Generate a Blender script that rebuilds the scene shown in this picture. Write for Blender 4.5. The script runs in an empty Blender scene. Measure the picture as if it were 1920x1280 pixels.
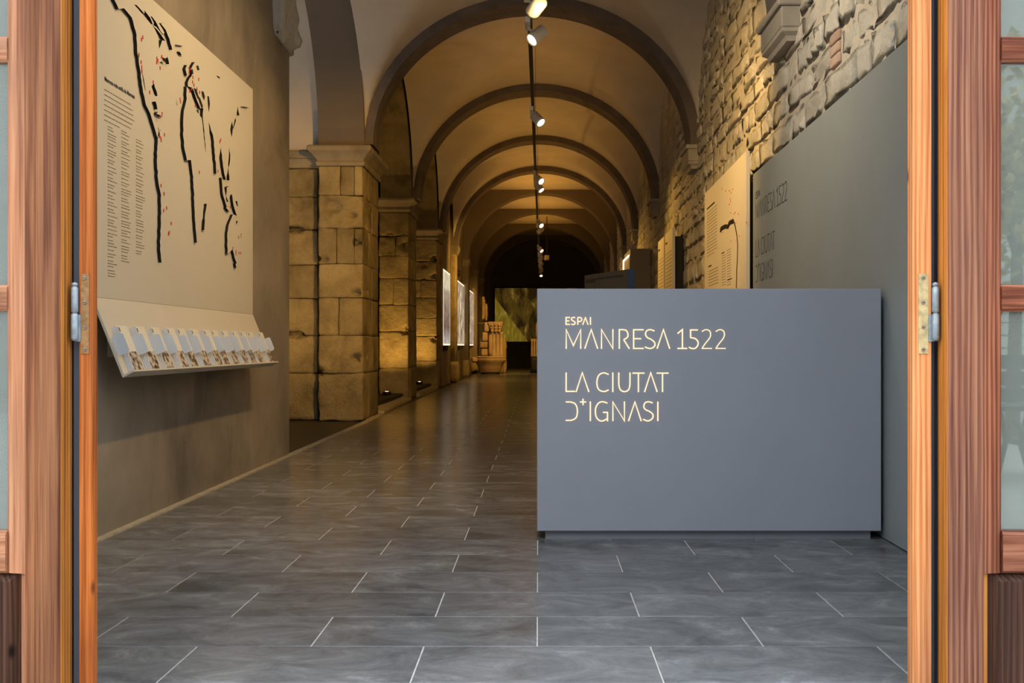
import bpy, bmesh, math, random
from mathutils import Vector, Matrix, noise, geometry
R = random.Random(7)
S = bpy.context.scene
C = S.collection
PI = math.pi

# ------------------------------------------------------------------ camera, sky, exposure
F, VX, VY, H = 1940.0, 1010.0, 648.0, 0.8          # focal length and vanishing point in pixels of the 1920x1280 frame
cam = bpy.data.cameras.new('camera'); camo = bpy.data.objects.new('camera', cam); C.objects.link(camo)
camo.location = (0, 0, H); camo.rotation_euler = (PI / 2, 0, 0)
cam.sensor_width = 36; cam.lens = 36 * F / 1920
cam.shift_x = -(VX - 960) / 1920; cam.shift_y = (VY - 640) / 1920
cam.clip_start = .05; cam.clip_end = 200
S.camera = camo
W = bpy.data.worlds.new('overcast_sky'); S.world = W; W.use_nodes = True
bg = W.node_tree.nodes['Background']; bg.inputs[0].default_value = (.86, .93, 1.0, 1); bg.inputs[1].default_value = 4.0
vs = S.view_settings
vs.view_transform = 'Standard'; vs.look = 'None'; vs.gamma = 1; vs.exposure = 0.0; vs.use_curve_mapping = False
S.cycles.max_bounces = 6; S.cycles.diffuse_bounces = 4; S.cycles.glossy_bounces = 3
S.cycles.sample_clamp_indirect = 6
WARM = (1.0, .55, .13)
WARM2 = (1.0, .53, .10)

def P(px, py, Y):                                    # a point at depth Y as the camera saw it; used to measure sizes
    return ((px - VX) * Y / F, Y, H - (py - VY) * Y / F)
def PX(px, Y): return (px - VX) * Y / F
def PZ(py, Y): return H - (py - VY) * Y / F

# ------------------------------------------------------------------ materials
MATS = {}
class NT:
    def __init__(s, name):
        s.m = bpy.data.materials.new(name); s.m.use_nodes = True
        s.t = s.m.node_tree; s.b = s.t.nodes['Principled BSDF']; s.o = s.t.nodes['Material Output']
        MATS[name] = s.m
    def n(s, typ, **kw):
        x = s.t.nodes.new('ShaderNode' + typ)
        for k, v in kw.items():
            if k.startswith('i_'):
                key = k[2:]; key = int(key) if key.isdigit() else key.replace('_', ' ')
                if isinstance(v, bpy.types.NodeSocket): s.t.links.new(v, x.inputs[key])
                else: x.inputs[key].default_value = v
            else: setattr(x, k, v)
        return x
    def l(s, a, b): s.t.links.new(a, b)
    def pos(s, sc=(1, 1, 1), rot=(0, 0, 0)):
        g = s.n('NewGeometry'); m = s.n('Mapping'); s.l(g.outputs['Position'], m.inputs[0])
        m.inputs['Scale'].default_value = sc; m.inputs['Rotation'].default_value = rot
        return m.outputs[0]
    def noise(s, v, scale, detail=4, rough=.55, dist=0):
        x = s.n('TexNoise'); s.l(v, x.inputs['Vector'])
        x.inputs['Scale'].default_value = scale; x.inputs['Detail'].default_value = detail
        x.inputs['Roughness'].default_value = rough; x.inputs['Distortion'].default_value = dist
        return x.outputs['Fac']
    def ramp(s, fac, stops):
        r = s.n('ValToRGB'); s.l(fac, r.inputs[0]); e = r.color_ramp.elements
        while len(e) < len(stops): e.new(.5)
        for el, (p, c) in zip(e, stops):
            el.position = p; el.color = (*c, 1) if len(c) == 3 else c
        return r.outputs[0]
    def mix(s, fac, a, b, mode='MIX'):
        x = s.n('MixRGB', blend_type=mode)
        for i, v in enumerate((fac, a, b)):
            if isinstance(v, bpy.types.NodeSocket): s.l(v, x.inputs[i])
            elif i == 0: x.inputs[0].default_value = v
            else: x.inputs[i].default_value = (*v, 1)
        return x.outputs[0]
    def math(s, op, a, b=0.0):
        x = s.n('Math', operation=op)
        for i, v in enumerate((a, b)):
            if isinstance(v, bpy.types.NodeSocket): s.l(v, x.inputs[i])
            else: x.inputs[i].default_value = v
        return x.outputs[0]
    def base(s, c, rough=.6, spec=.5, metal=0):
        if isinstance(c, bpy.types.NodeSocket): s.l(c, s.b.inputs['Base Color'])
        else: s.b.inputs['Base Color'].default_value = (*c, 1)
        if isinstance(rough, bpy.types.NodeSocket): s.l(rough, s.b.inputs['Roughness'])
        else: s.b.inputs['Roughness'].default_value = rough
        s.b.inputs['Specular IOR Level'].default_value = spec; s.b.inputs['Metallic'].default_value = metal
        return s
    def bump(s, h, strength=.4, dist=.01):
        x = s.n('Bump'); s.l(h, x.inputs['Height']); x.inputs['Strength'].default_value = strength
        x.inputs['Distance'].default_value = dist; s.l(x.outputs[0], s.b.inputs['Normal'])
        return s

def wood(name, dark, mid, light, rough=.55, seed=0.0, grain=1.0, across=False):
    dark, mid, light = [tuple(q * .46 for q in t) for t in (dark, mid, light)]
    m = NT(name)
    if across:
        pos0 = m.pos; m.pos = lambda sc=(1, 1, 1), rot=(0, 0, 0): pos0((sc[2], sc[1], sc[0]), rot)
    v = m.pos((1, 1, .035)); off = m.n('VectorMath', operation='ADD'); m.l(v, off.inputs[0]); off.inputs[1].default_value = (seed, seed * .7, seed * .3)
    v = off.outputs[0]
    w = m.n('TexWave', wave_type='RINGS', rings_direction='Z', wave_profile='SIN'); m.l(v, w.inputs['Vector'])
    w.inputs['Scale'].default_value = 34 * grain; w.inputs['Distortion'].default_value = 5; w.inputs['Detail'].default_value = 3
    w.inputs['Detail Scale'].default_value = 1.6
    fine = m.noise(m.pos((210, 210, 2.6)), 1, 5, .65, .25)
    big = m.noise(m.pos((16, 16, .7)), 1, 4, .6, .5)
    f = m.math('ADD', m.math('MULTIPLY', w.outputs['Fac'], .17), m.math('MULTIPLY', fine, .50))
    f = m.math('ADD', f, m.math('MULTIPLY', big, .38))
    c = m.ramp(f, [(.36, dark), (.52, mid), (.68, light)])
    hue = m.noise(m.pos((7, 7, .9)), 1, 3, .6, .4)
    c = m.mix(1, c, m.ramp(hue, [(.36, (.74, .70, .74)), (.5, (1, .96, .94)), (.66, (1.18, 1.06, .96))]), 'MULTIPLY')
    vo = m.n('TexVoronoi', feature='F1'); m.l(m.pos((7, 7, 3.6)), vo.inputs['Vector']); vo.inputs['Scale'].default_value = 1.0
    k = m.ramp(vo.outputs['Distance'], [(.03, (0, 0, 0)), (.075, (1, 1, 1))])
    c = m.mix(k, tuple(x * .45 for x in dark), c)
    st = m.noise(m.pos((48, 48, .6)), 1, 4, .7, .2)
    c = m.mix(m.ramp(st, [(.60, (0, 0, 0)), (.80, (.4, .4, .4))]), c, tuple(x * .7 for x in dark))
    m.base(c, rough, .12); m.bump(m.math('ADD', fine, m.math('MULTIPLY', w.outputs['Fac'], .5)), .35, .002)
    return m.m
wood('stile_wood_left', (.15, .052, .026), (.40, .155, .075), (.68, .31, .145), seed=1.3)
wood('stile_wood_right', (.18, .07, .048), (.42, .175, .112), (.68, .33, .20), seed=4.1)
wood('moulding_wood_left', (.5, .2, .10), (.92, .44, .24), (1.15, .64, .39), seed=2.2)
wood('moulding_wood_right', (.15, .045, .024), (.38, .125, .066), (.66, .27, .15), seed=5.2)
wood('jamb_wood_left', (.52, .13, .026), (1.02, .29, .06), (1.35, .46, .12), seed=3.7)
wood('jamb_wood_right', (.74, .25, .085), (1.2, .50, .19), (1.5, .74, .36), seed=6.4)
wood('bar_wood_left', (.5, .2, .10), (.92, .44, .24), (1.15, .64, .39), seed=2.9, across=True)
wood('bar_wood_right', (.17, .05, .028), (.42, .145, .08), (.74, .32, .19), seed=5.9, across=True)
wood('edge_wood', (.55, .19, .03), (.98, .38, .07), (1.2, .56, .14), seed=8)
wood('panel_wood', (.05, .028, .018), (.13, .062, .04), (.24, .12, .08), seed=9)

def slate():
    m = NT('slate_tile'); p = m.pos()
    oi = m.n('ObjectInfo')
    add = m.n('VectorMath', operation='ADD'); m.l(p, add.inputs[0]); sc = m.n('VectorMath', operation='SCALE')
    sc.inputs[0].default_value = (17, 9, 5); m.l(oi.outputs['Random'], sc.inputs['Scale']); m.l(sc.outputs[0], add.inputs[1])
    st = m.n('Mapping'); m.l(add.outputs[0], st.inputs[0]); st.inputs['Scale'].default_value = (2.4, 3.6, 4); st.inputs['Rotation'].default_value = (0, 0, .35)
    a = m.noise(st.outputs[0], 1.9, 8, .70, .7); b = m.noise(add.outputs[0], 90, 4, .6)
    c = m.ramp(a, [(.34, (.11, .112, .116)), (.48, (.18, .184, .19)), (.58, (.235, .24, .248)), (.76, (.45, .455, .46))])
    c = m.mix(m.math('MULTIPLY', b, .5), c, (.10, .10, .102), 'MIX')
    rnd = m.ramp(oi.outputs['Random'], [(0, (.84, .84, .84)), (1, (1.16, 1.16, 1.16))])
    c = m.mix(1, c, rnd, 'MULTIPLY')
    m.base(c, m.math('ADD', m.math('MULTIPLY', a, .24), .10), .24)
    m.bump(m.math('ADD', a, m.math('MULTIPLY', b, .3)), .12, .004)
slate()
def simple(name, col, rough=.6, spec=.4, metal=0, var=.12, vscale=6, bump=0):
    m = NT(name); p = m.pos(); f = m.noise(p, vscale, 5, .6)
    c = m.ramp(f, [(.3, tuple(x * (1 - var) for x in col)), (.7, tuple(min(1, x * (1 + var)) for x in col))])
    m.base(c, rough, spec, metal)
    if bump: m.bump(m.noise(p, vscale * 14, 4, .6), bump, .004)
    return m.m
simple('grout', (.62, .61, .58), .9, .1, var=.2, vscale=20)
simple('mortar_strip', (.42, .37, .28), .9, .1, var=.2, vscale=14, bump=.4)
simple('dark_floor', (.035, .03, .025), .5)
simple('grey_paint', (.32, .335, .385), .42, .35, var=.03, vscale=3)
simple('plinth_paint', (.27, .28, .315), .45, .3, var=.03)
simple('wall_panel_grey', (.32, .352, .345), .38, .45, var=.08, vscale=1.1)
simple('cream', (.62, .57, .475), .55, .3, var=.02, vscale=2)
simple('cream_edge', (.70, .66, .60), .55, .3, var=.02, vscale=2)
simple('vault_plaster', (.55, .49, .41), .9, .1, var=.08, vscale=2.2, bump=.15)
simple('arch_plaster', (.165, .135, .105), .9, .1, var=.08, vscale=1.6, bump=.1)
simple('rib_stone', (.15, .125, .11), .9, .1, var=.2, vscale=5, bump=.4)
simple('facade', (.42, .41, .38), .9, .1, var=.1, vscale=3, bump=.3)
simple('pavement', (.42, .41, .39), .9, .1, var=.1, vscale=3)
simple('gap_metal', (.085, .098, .12), .5, .4, var=.05)
simple('black_paint', (.012, .011, .010), .6, .3, var=.1)
simple('black_ink', (.022, .018, .014), .8, .1, var=.1)
simple('ink', (.27, .23, .165), .8, .1, var=.1)
simple('engraved', (.055, .06, .066), .6, .2, var=.05)
simple('red_ink', (.55, .05, .04), .7, .2, var=.05)
simple('paper', (.74, .70, .60), .8, .2, var=.02)
simple('page_edge', (.72, .74, .78), .8, .2, var=.12, vscale=90)
simple('acrylic', (.70, .74, .80), .35, .4, var=.02)
simple('white_metal', (.74, .72, .68), .4, .4, var=.02)
simple('track_metal', (.02, .018, .015), .5, .4, var=.05)
simple('monitor_black', (.016, .016, .018), .28, .5, var=.1)
simple('monitor_side', (.030, .042, .06), .65, .3, var=.04)
simple('monitor_mark', (.09, .09, .095), .4, .4, var=.04)
simple('cabinet_beige', (.30, .25, .21), .6, .3, var=.04)
simple('zinc', (.26, .30, .33), .5, .5, .5, var=.25, vscale=60)
simple('hinge_rust', (.30, .16, .065), .6, .4, .4, var=.35, vscale=70, bump=.4)
simple('hinge_brass', (.52, .40, .20), .55, .4, .3, var=.3, vscale=70, bump=.4)
simple('screw', (.33, .25, .18), .45, .5, .6, var=.2, vscale=90)
simple('bench_green', (.035, .06, .058), .5, .4, var=.1)
simple('shutter', (.50, .52, .48), .7, .2, var=.03)
simple('leaf_autumn', (.36, .29, .10), .8, .2, var=.5, vscale=7)
simple('bark', (.10, .08, .06), .9, .1, var=.2, vscale=9)

def sandstone(name, c0, c1, c2, bump=.8, rnd=.16):
    m = NT(name); p = m.pos(); oi = m.n('ObjectInfo')
    a = m.noise(p, 2.2, 6, .65, .4); b = m.noise(p, 38, 5, .7); e = m.noise(p, 9, 5, .6, .5)
    c = m.ramp(a, [(.30, c0), (.5, c1), (.72, c2)])
    c = m.mix(m.math('MULTIPLY', b, .55), c, c0)
    r = m.ramp(oi.outputs['Random'], [(0, (1 - rnd,) * 3), (1, (1 + rnd,) * 3)])
    c = m.mix(1, c, r, 'MULTIPLY')
    m.base(c, .92, .1); m.bump(m.math('ADD', m.math('MULTIPLY', b, .5), e), bump, .02)
    return m.m
sandstone('pier_stone', (.15, .118, .062), (.35, .285, .16), (.49, .41, .24), 1.3, .2)
sandstone('cornice_stone', (.17, .145, .105), (.29, .25, .185), (.37, .325, .245), .5)
sandstone('rubble_stone', (.32, .30, .26), (.55, .525, .46), (.70, .67, .60), 1.0, .16)
sandstone('wall_mortar', (.38, .345, .29), (.52, .475, .40), (.62, .57, .48), 1.0)
sandstone('corbel_stone', (.30, .27, .23), (.40, .365, .31), (.48, .44, .38), .3)
sandstone('lapidary_stone', (.24, .165, .095), (.40, .29, .18), (.52, .39, .25), .6)
sandstone('rock_stone', (.28, .27, .25), (.52, .50, .46), (.68, .64, .60), 1.0)
sandstone('brick_red', (.36, .25, .19), (.46, .33, .26), (.52, .40, .32), .8)

def stucco():
    m = NT('wall_stucco'); p = m.pos()
    a = m.noise(p, .9, 7, .62, .6); b = m.noise(m.pos((3, 3, 1.1)), 2.4, 6, .65, 1.0); d = m.noise(p, 26, 4, .6)
    c = m.ramp(a, [(.34, (.15, .125, .097)), (.5, (.26, .218, .17)), (.66, (.35, .295, .23))])
    c = m.mix(m.ramp(b, [(.56, (0, 0, 0)), (.75, (.45, .45, .45))]), c, (.44, .35, .255))
    m.base(c, m.math('ADD', m.math('MULTIPLY', b, .3), .42), .3); m.bump(m.math('ADD', b, m.math('MULTIPLY', d, .25)), .18, .01)
stucco()

def emit(name, col, strength, node=None):
    m = NT(name); e = m.n('Emission'); e.inputs[1].default_value = strength
    if callable(node): m.l(node(m), e.inputs[0])
    else: e.inputs[0].default_value = (*col, 1)
    m.l(e.outputs[0], m.o.inputs[0]); return m.m
emit('letter_light', (1.0, .74, .46), 1.35)
emit('lens_light', (1.0, .80, .48), 5)
emit('led_strip', (1.0, .70, .42), 2.2)
emit('lightbox_rim', (1.0, .86, .62), 1.25)
def pic1(m):
    z = m.n('SeparateXYZ'); g = m.n('NewGeometry'); m.l(g.outputs['Position'], z.inputs[0])
    grad = m.ramp(m.math('DIVIDE', m.math('SUBTRACT', z.outputs[2], .8), 1.52), [(0, (.55, .5, .46)), (.25, (.20, .13, .095)), (.5, (.30, .21, .155)), (.72, (.42, .32, .24)), (.78, (.66, .58, .40)), (1, (.78, .70, .50))])
    n = m.noise(m.pos((1, 2.5, 3)), 1.6, 6, .7, .5)
    n2 = m.ramp(n, [(.36, (.55, .5, .48)), (.62, (1.1, 1.1, 1.1))])
    return m.mix(1, grad, n2, 'MULTIPLY')
emit('lightbox_picture_view', None, 1.1, pic1)
def pic2(m):
    n = m.noise(m.pos((1, 1.3, .55), (.35, 0, 0)), 2.6, 6, .68, 1.6)
    return m.ramp(n, [(.38, (.06, .035, .022)), (.47, (.25, .17, .11)), (.55, (.55, .42, .28)), (.68, (.95, .78, .55))])
emit('lightbox_picture_rock', None, 1.15, pic2)
def pic3(m):
    n = m.noise(m.pos((1, 2.0, 1.3), (.35, 0, 0)), 3.4, 7, .75, 1.3)
    return m.ramp(n, [(.40, (.09, .055, .034)), (.5, (.34, .24, .155)), (.62, (.8, .63, .43))])
emit('lightbox_picture_texture', None, 1.1, pic3)
def scr(m):
    z = m.n('SeparateXYZ'); g = m.n('NewGeometry'); m.l(g.outputs['Position'], z.inputs[0])
    X, Z = z.outputs[0], z.outputs[2]
    # a beam of light whose edge falls from upper left to lower right
    line = m.math('SUBTRACT', m.math('ADD', m.math('MULTIPLY', X, -1.325), -.517), m.math('SUBTRACT', Z, .95))
    beam = m.ramp(m.math('ADD', m.math('MULTIPLY', line, 3.0), .5), [(.42, (0, 0, 0)), (.6, (1, 1, 1))])
    n = m.noise(m.pos((3.2, 1, .7)), 2.2, 6, .7, .8); n2 = m.noise(m.pos((2, 1, .8)), 1.3, 4, .6, .5)
    lit = m.ramp(n, [(.3, (.085, .054, .004)), (.55, (.17, .112, .010)), (.75, (.38, .29, .07))])
    dk = m.ramp(n2, [(.42, (.018, .010, .002)), (.58, (.075, .042, .006)), (.75, (.26, .16, .03))])
    return m.mix(beam, dk, lit)
emit('screen_image', None, 1.0, scr)
def photo():
    m = NT('brochure_photo'); p = m.pos((1, 1, 1)); v = m.n('TexVoronoi'); m.l(p, v.inputs['Vector']); v.inputs['Scale'].default_value = 42
    n = m.noise(p, 26, 5, .7, 1.2)
    c = m.ramp(m.math('ADD', m.math('MULTIPLY', v.outputs['Distance'], .55), m.math('MULTIPLY', n, .6)), [(.36, (.035, .024, .017)), (.52, (.16, .11, .075)), (.68, (.62, .54, .44))])
    m.base(c, .5, .3)
photo()
def glass():
    m = NT('door_glass'); g = m.n('BsdfGlossy'); g.inputs['Roughness'].default_value = .015; g.inputs['Color'].default_value = (.86, .92, .9, 1)
    t = m.n('BsdfTransparent'); t.inputs[0].default_value = (.62, .68, .66, 1)
    x = m.n('MixShader'); x.inputs[0].default_value = .22; m.l(t.outputs[0], x.inputs[1]); m.l(g.outputs[0], x.inputs[2]); d = m.n('BsdfDiffuse'); d.inputs[0].default_value = (.36, .385, .35, 1); y = m.n('MixShader'); y.inputs[0].default_value = .30; m.l(x.outputs[0], y.inputs[1]); m.l(d.outputs[0], y.inputs[2]); m.l(y.outputs[0], m.o.inputs[0])
glass()

# ------------------------------------------------------------------ mesh helpers
WL = {}
def put(name, me, loc, mat=None, parent=None):
    o = bpy.data.objects.new(name, me); C.objects.link(o)
    WL[o] = Vector(loc)
    if parent is not None: o.parent = parent; o.location = Vector(loc) - WL[parent]
    else: o.location = loc
    if mat and me is not None and not me.materials: me.materials.append(MATS[mat])
    return o
def empty(name, loc, parent=None): return put(name, None, loc, None, parent)
def mesh(name, vs, fs, mat, parent=None, smooth=False, origin=None, mats=None, fm=None, fixn=True):
    xs, ys, zs = zip(*vs)
    if origin is None: origin = ((min(xs) + max(xs)) / 2, (min(ys) + max(ys)) / 2, min(zs))
    o = Vector(origin); me = bpy.data.meshes.new(name)
    me.from_pydata([Vector(v) - o for v in vs], [], fs)
    if fixn:
        bm = bmesh.new(); bm.from_mesh(me); bmesh.ops.recalc_face_normals(bm, faces=bm.faces); bm.to_mesh(me); bm.free()
    if mats:
        for k in mats: me.materials.append(MATS[k])
        for p, i in zip(me.polygons, fm): p.material_index = i
    if smooth: me.polygons.foreach_set('use_smooth', [True] * len(me.polygons))
    me.update()
    return put(name, me, origin, mat, parent)
BF = [(0, 3, 2, 1), (4, 5, 6, 7), (0, 1, 5, 4), (1, 2, 6, 5), (2, 3, 7, 6), (3, 0, 4, 7)]
def boxv(x0, x1, y0, y1, z0, z1):
    return [(x0, y0, z0), (x1, y0, z0), (x1, y1, z0), (x0, y1, z0), (x0, y0, z1), (x1, y0, z1), (x1, y1, z1), (x0, y1, z1)]
def bev(o, w, seg=2):
    bm = bmesh.new(); bm.from_mesh(o.data)
    bmesh.ops.bevel(bm, geom=list(bm.edges), offset=w, segments=seg, affect='EDGES', profile=.7); bm.to_mesh(o.data); bm.free()
    return o
def box(name, x0, x1, y0, y1, z0, z1, mat, parent=None, bevel=0):
    o = mesh(name, boxv(x0, x1, y0, y1, z0, z1), BF, mat, parent)
    return bev(o, bevel) if bevel else o
class MB:
    def __init__(s): s.v = []; s.f = []
    def add(s, vs, fs):
        n = len(s.v); s.v += list(vs); s.f += [tuple(i + n for i in f) for f in fs]; return s
    def box(s, *a): return s.add(boxv(*a), BF)
    def build(s, name, mat, parent=None, smooth=False): return mesh(name, s.v, s.f, mat, parent, smooth)
def tag(o, label, cat=None, group=None, kind=None):
    o['label'] = label
    if cat: o['category'] = cat
    if group: o['group'] = group
    if kind: o['kind'] = kind
    return o
def cyl(p0, p1, r0, r1=None, n=16, caps=True):
    r1 = r0 if r1 is None else r1; p0, p1 = Vector(p0), Vector(p1); d = (p1 - p0).normalized()
    a = d.orthogonal().normalized(); b = d.cross(a); vs, fs = [], []
    for p, r in ((p0, r0), (p1, r1)):
        for i in range(n):
            t = 2 * PI * i / n; vs.append(tuple(p + (a * math.cos(t) + b * math.sin(t)) * r))
    for i in range(n): j = (i + 1) % n; fs.append((i, j, n + j, n + i))
    if caps: fs += [tuple(range(n))[::-1], tuple(range(n, 2 * n))]
    return vs, fs
def lathe(c, prof, n=24, sx=1, sy=1):
    vs, fs = [], []
    for r, z in prof:
        for i in range(n): t = 2 * PI * i / n; vs.append((c[0] + r * sx * math.cos(t), c[1] + r * sy * math.sin(t), c[2] + z))
    for k in range(len(prof) - 1):
        for i in range(n): j = (i + 1) % n; fs.append((k * n + i, k * n + j, (k + 1) * n + j, (k + 1) * n + i))
    fs += [tuple(range(n))[::-1], tuple(range((len(prof) - 1) * n, len(prof) * n))]
    return vs, fs
DENTS = [(-1.939, 11, 1.367, .075, .09), (-1.925, 11, .664, .085, .09), (-1.985, 11, 2.195, .06, .08), (-2.60, 11.14, .93, .09, .12), (-2.29, 11, 1.724, .07, .07), (-2.2, 11, 2.28, .13, .05), (-1.93, 11, 1.9, .07, .06), (-2.34, 11, .52, .1, .06), (-2.63, 11.14, 2.06, .08, .1), (-1.95, 15.3, 2.27, .13, .10), (-1.94, 15.3, 1.03, .12, .10), (-2.2, 15.3, 2.43, .1, .05), (-1.92, 19.3, 2.42, .12, .09), (-1.92, 19.3, 2.1, .10, .09), (-1.92, 19.3, .93, .12, .1), (-1.872, 11.3, 2.1, .09, -.06), (-1.872, 11.35, 1.9, .08, -.06), (-1.872, 11.3, 1.38, .07, -.06), (-1.872, 11.3, .7, .07, -.06)]
def rough_block(name, x0, x1, y0, y1, z0, z1, mat, parent, amp=.012, cuts=4, round_=.004, seed=0, freq=5.0):
    bm = bmesh.new(); bmesh.ops.create_cube(bm, size=1)
    bmesh.ops.subdivide_edges(bm, edges=bm.edges, cuts=cuts, use_grid_fill=True)
    sx, sy, sz = x1 - x0, y1 - y0, z1 - z0; c = Vector(((x0 + x1) / 2, (y0 + y1) / 2, (z0 + z1) / 2)); off = Vector((seed * 3.7, seed * 1.9, seed * 5.3))
    for v in bm.verts:
        k = sum(1 for q in v.co if abs(abs(q) - .5) < 1e-4)
        p = Vector((v.co.x * sx, v.co.y * sy, v.co.z * sz)); 
        d = Vector((math.copysign(1, v.co.x) if abs(abs(v.co.x) - .5) < 1e-4 else 0, math.copysign(1, v.co.y) if abs(abs(v.co.y) - .5) < 1e-4 else 0, math.copysign(1, v.co.z) if abs(abs(v.co.z) - .5) < 1e-4 else 0))
        w = p + c
        nn = noise.noise(w * freq + off) + .5 * noise.noise(w * freq * 2.7 + off)
        p += d * (nn * amp) - d * (round_ * (k - 1) * (1 + .8 * noise.noise(w * 7 + off)))
        for dx_, dy_, dz_, dr_, dd_ in DENTS:
            if d.y < 0 and dd_ > 0 and abs(w.y - dy_) < .02: q_ = math.hypot(w.x - dx_, (w.z - dz_) * 1.6)
            elif d.x > 0 and dd_ < 0 and abs(w.x - dx_) < .02: q_ = math.hypot(w.y - dy_, (w.z - dz_) * 1.6)
            else: continue
            if q_ < dr_: p -= d * (abs(dd_) * min(1, 1.6 * (1 - q_ / dr_)))
        v.co = p + Vector((0, 0, sz / 2))
    me = bpy.data.meshes.new(name); bm.to_mesh(me); bm.free()
    me.polygons.foreach_set('use_smooth', [True] * len(me.polygons))
    return put(name, me, (c.x, c.y, z0), mat, parent)
def loft_rect(name, x0, x1, y0, y1, levels, mat, parent=None):
    vs, fs = [], []
    for z, o in levels: vs += [(x0 - o, y0 - o, z), (x1 + o, y0 - o, z), (x1 + o, y1 + o, z), (x0 - o, y1 + o, z)]
    for k in range(len(levels) - 1):
        for i in range(4): j = (i + 1) % 4; fs.append((4 * k + i, 4 * k + j, 4 * k + 4 + j, 4 * k + 4 + i))
    fs += [(3, 2, 1, 0), tuple(4 * (len(levels) - 1) + i for i in range(4))]
    return mesh(name, vs, fs, mat, parent)
def arch_wall(name, axis, a0, a1, t0, t1, z0, z1, s0, s1, zs, rise, mat, parent=None, n=28):
    """wall along axis 'x' or 'y' from a0 to a1, thickness t0..t1, bottom z0 (outside the opening), top z1, elliptic opening s0..s1"""
    c, h = (s0 + s1) / 2, (s1 - s0) / 2
    low = [(a0, z0), (s0, z0)] if a0 < s0 - 1e-6 else [(s0, z0)]
    low += [(c - h * math.cos(PI * i / n), zs + rise * math.sin(PI * i / n)) for i in range(n + 1)]
    low += [(s1, z0), (a1, z0)] if a1 > s1 + 1e-6 else [(s1, z0)]
    vs, fs = [], []
    for a, z in low:
        for t in (t0, t1):
            for zz in (z, z1): vs.append((a, t, zz) if axis == 'x' else (t, a, zz))
    for i in range(len(low) - 1):
        p, q = 4 * i, 4 * i + 4
        fs += [(p, q, q + 1, p + 1), (p + 2, q + 2, q + 3, p + 3), (p, q, q + 2, p + 2), (p + 1, q + 1, q + 3, p + 3)]
    e = 4 * (len(low) - 1); fs += [(0, 1, 3, 2), (e, e + 1, e + 3, e + 2)]
    fs = [f for f in fs if len({vs[i] for i in f}) == 4]
    return mesh(name, vs, fs, mat, parent)
def text_mesh(txt, size):
    cu = bpy.data.curves.new('t', 'FONT'); cu.body = txt; cu.size = size; cu.offset = size * .018
    o = bpy.data.objects.new('t', cu); C.objects.link(o); dg = bpy.context.evaluated_depsgraph_get()
    me = bpy.data.meshes.new_from_object(o.evaluated_get(dg)); bpy.data.objects.remove(o)
    v = [(p.co.x, p.co.y) for p in me.vertices]; f = [tuple(p.vertices) for p in me.polygons]
    return v, f
def RX(Y): return 1.347 + .019 * Y            # plane of the panels on the right-hand wall (it runs one degree off the axis)
def WX(Y): return 1.50 + .019 * Y             # the stone wall behind them

# ================================================================== SETTING
# ---- floor: slab of grout with slate tiles laid on it in running bond
floor = box('floor', -1.80, 2.35, 2.2, 40, -.20, -.0025, 'grout'); tag(floor, 'floor of dark slate tiles with thin pale joints', kind='structure')
ROW, LEN, Y0 = .3015, .604, 2.757
XJ = (-.910, -.608)
tiles = []
for k in range(-2, 124):
    y0 = Y0 + k * ROW; y1 = y0 + ROW
    if y1 > 38.45: break
    j = XJ[(k + 1) % 2]; x = j - 3 * LEN
    while x < 2.3:
        a, b = max(x, -1.795), min(x + LEN, WX((y0 + y1) / 2) + .0)
        if b - a > .03: tiles.append((a, b, y0, y1))
        x += LEN
G = .0021; tm = {}
far = MB()
for i, (a, b, y0, y1) in enumerate(tiles):
    if i < 296:
        key = round(b - a, 3)
        if key not in tm:
            o = bev(mesh('floor_tile', boxv(a + G, b - G, y0 + G, y1 - G, -.02, 0), BF, 'slate_tile', floor), .0015, 1); tm[key] = o.data
        else: put('floor_tile', tm[key], ((a + b) / 2, (y0 + y1) / 2, -.02), None, floor)
    else: far.box(a + G, b - G, y0 + G, y1 - G, -.02, 0)
far.build('floor_tiles_far', 'slate_tile', floor)['kind'] = 'stuff'
tag(box('trim_1', -1.835, -1.795, 2.5, 7.62, -.05, .006, 'mortar_strip'), 'pale mortar strip along the foot of the left wall', kind='structure')
# aisle floor, kerb
aisle = tag(box('floor_aisle', -4.2, -1.80, 7.62, 40, -.20, -.004, 'dark_floor'), 'dark floor of the side aisle behind the piers', kind='structure')
kerb = empty('trim_2', (-1.9, 7.6, 0)); tag(kerb, 'pale stone kerb between the slate floor and the arcade', kind='structure')
ky = [(7.62, -1.84, -1.79), (9.2, -1.84, -1.785), (10.9, -1.84, -1.78), (12.2, -1.96, -1.82), (13.6, -2.04, -1.88), (15.3, -2.0, -1.88)]
for a, b in zip(ky, ky[1:]):
    z = .008 if a[0] < 12 else .055
    mesh('kerb_stone', [(a[1], a[0] + .004, -.02), (a[2], a[0] + .004, -.02), (b[2], b[0], -.02), (b[1], b[0], -.02), (a[1], a[0] + .004, z), (a[2], a[0] + .004, z * .5), (b[2], b[0], z * .5), (b[1], b[0], z)], BF, 'mortar_strip', kerb)
box('kerb_stone', -2.0, -1.88, 16.35, 19.3, -.02, .05, 'mortar_strip', kerb)
# ---- left wall
lw = box('wall_left', -2.30, -1.832, 2.5, 7.61, -.1, 4.9, 'wall_stucco'); tag(lw, 'smooth brown rendered wall carrying the world map', kind='structure')
bev(lw, .012, 2)
box('wall_aisle', -4.3, -4.2, 2.4, 40, -.1, 5.2, 'wall_stucco')['kind'] = 'structure'
box('wall_far', -4.4, 2.6, 38.5, 38.7, -.2, 5.2, 'arch_plaster')['kind'] = 'structure'
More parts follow.
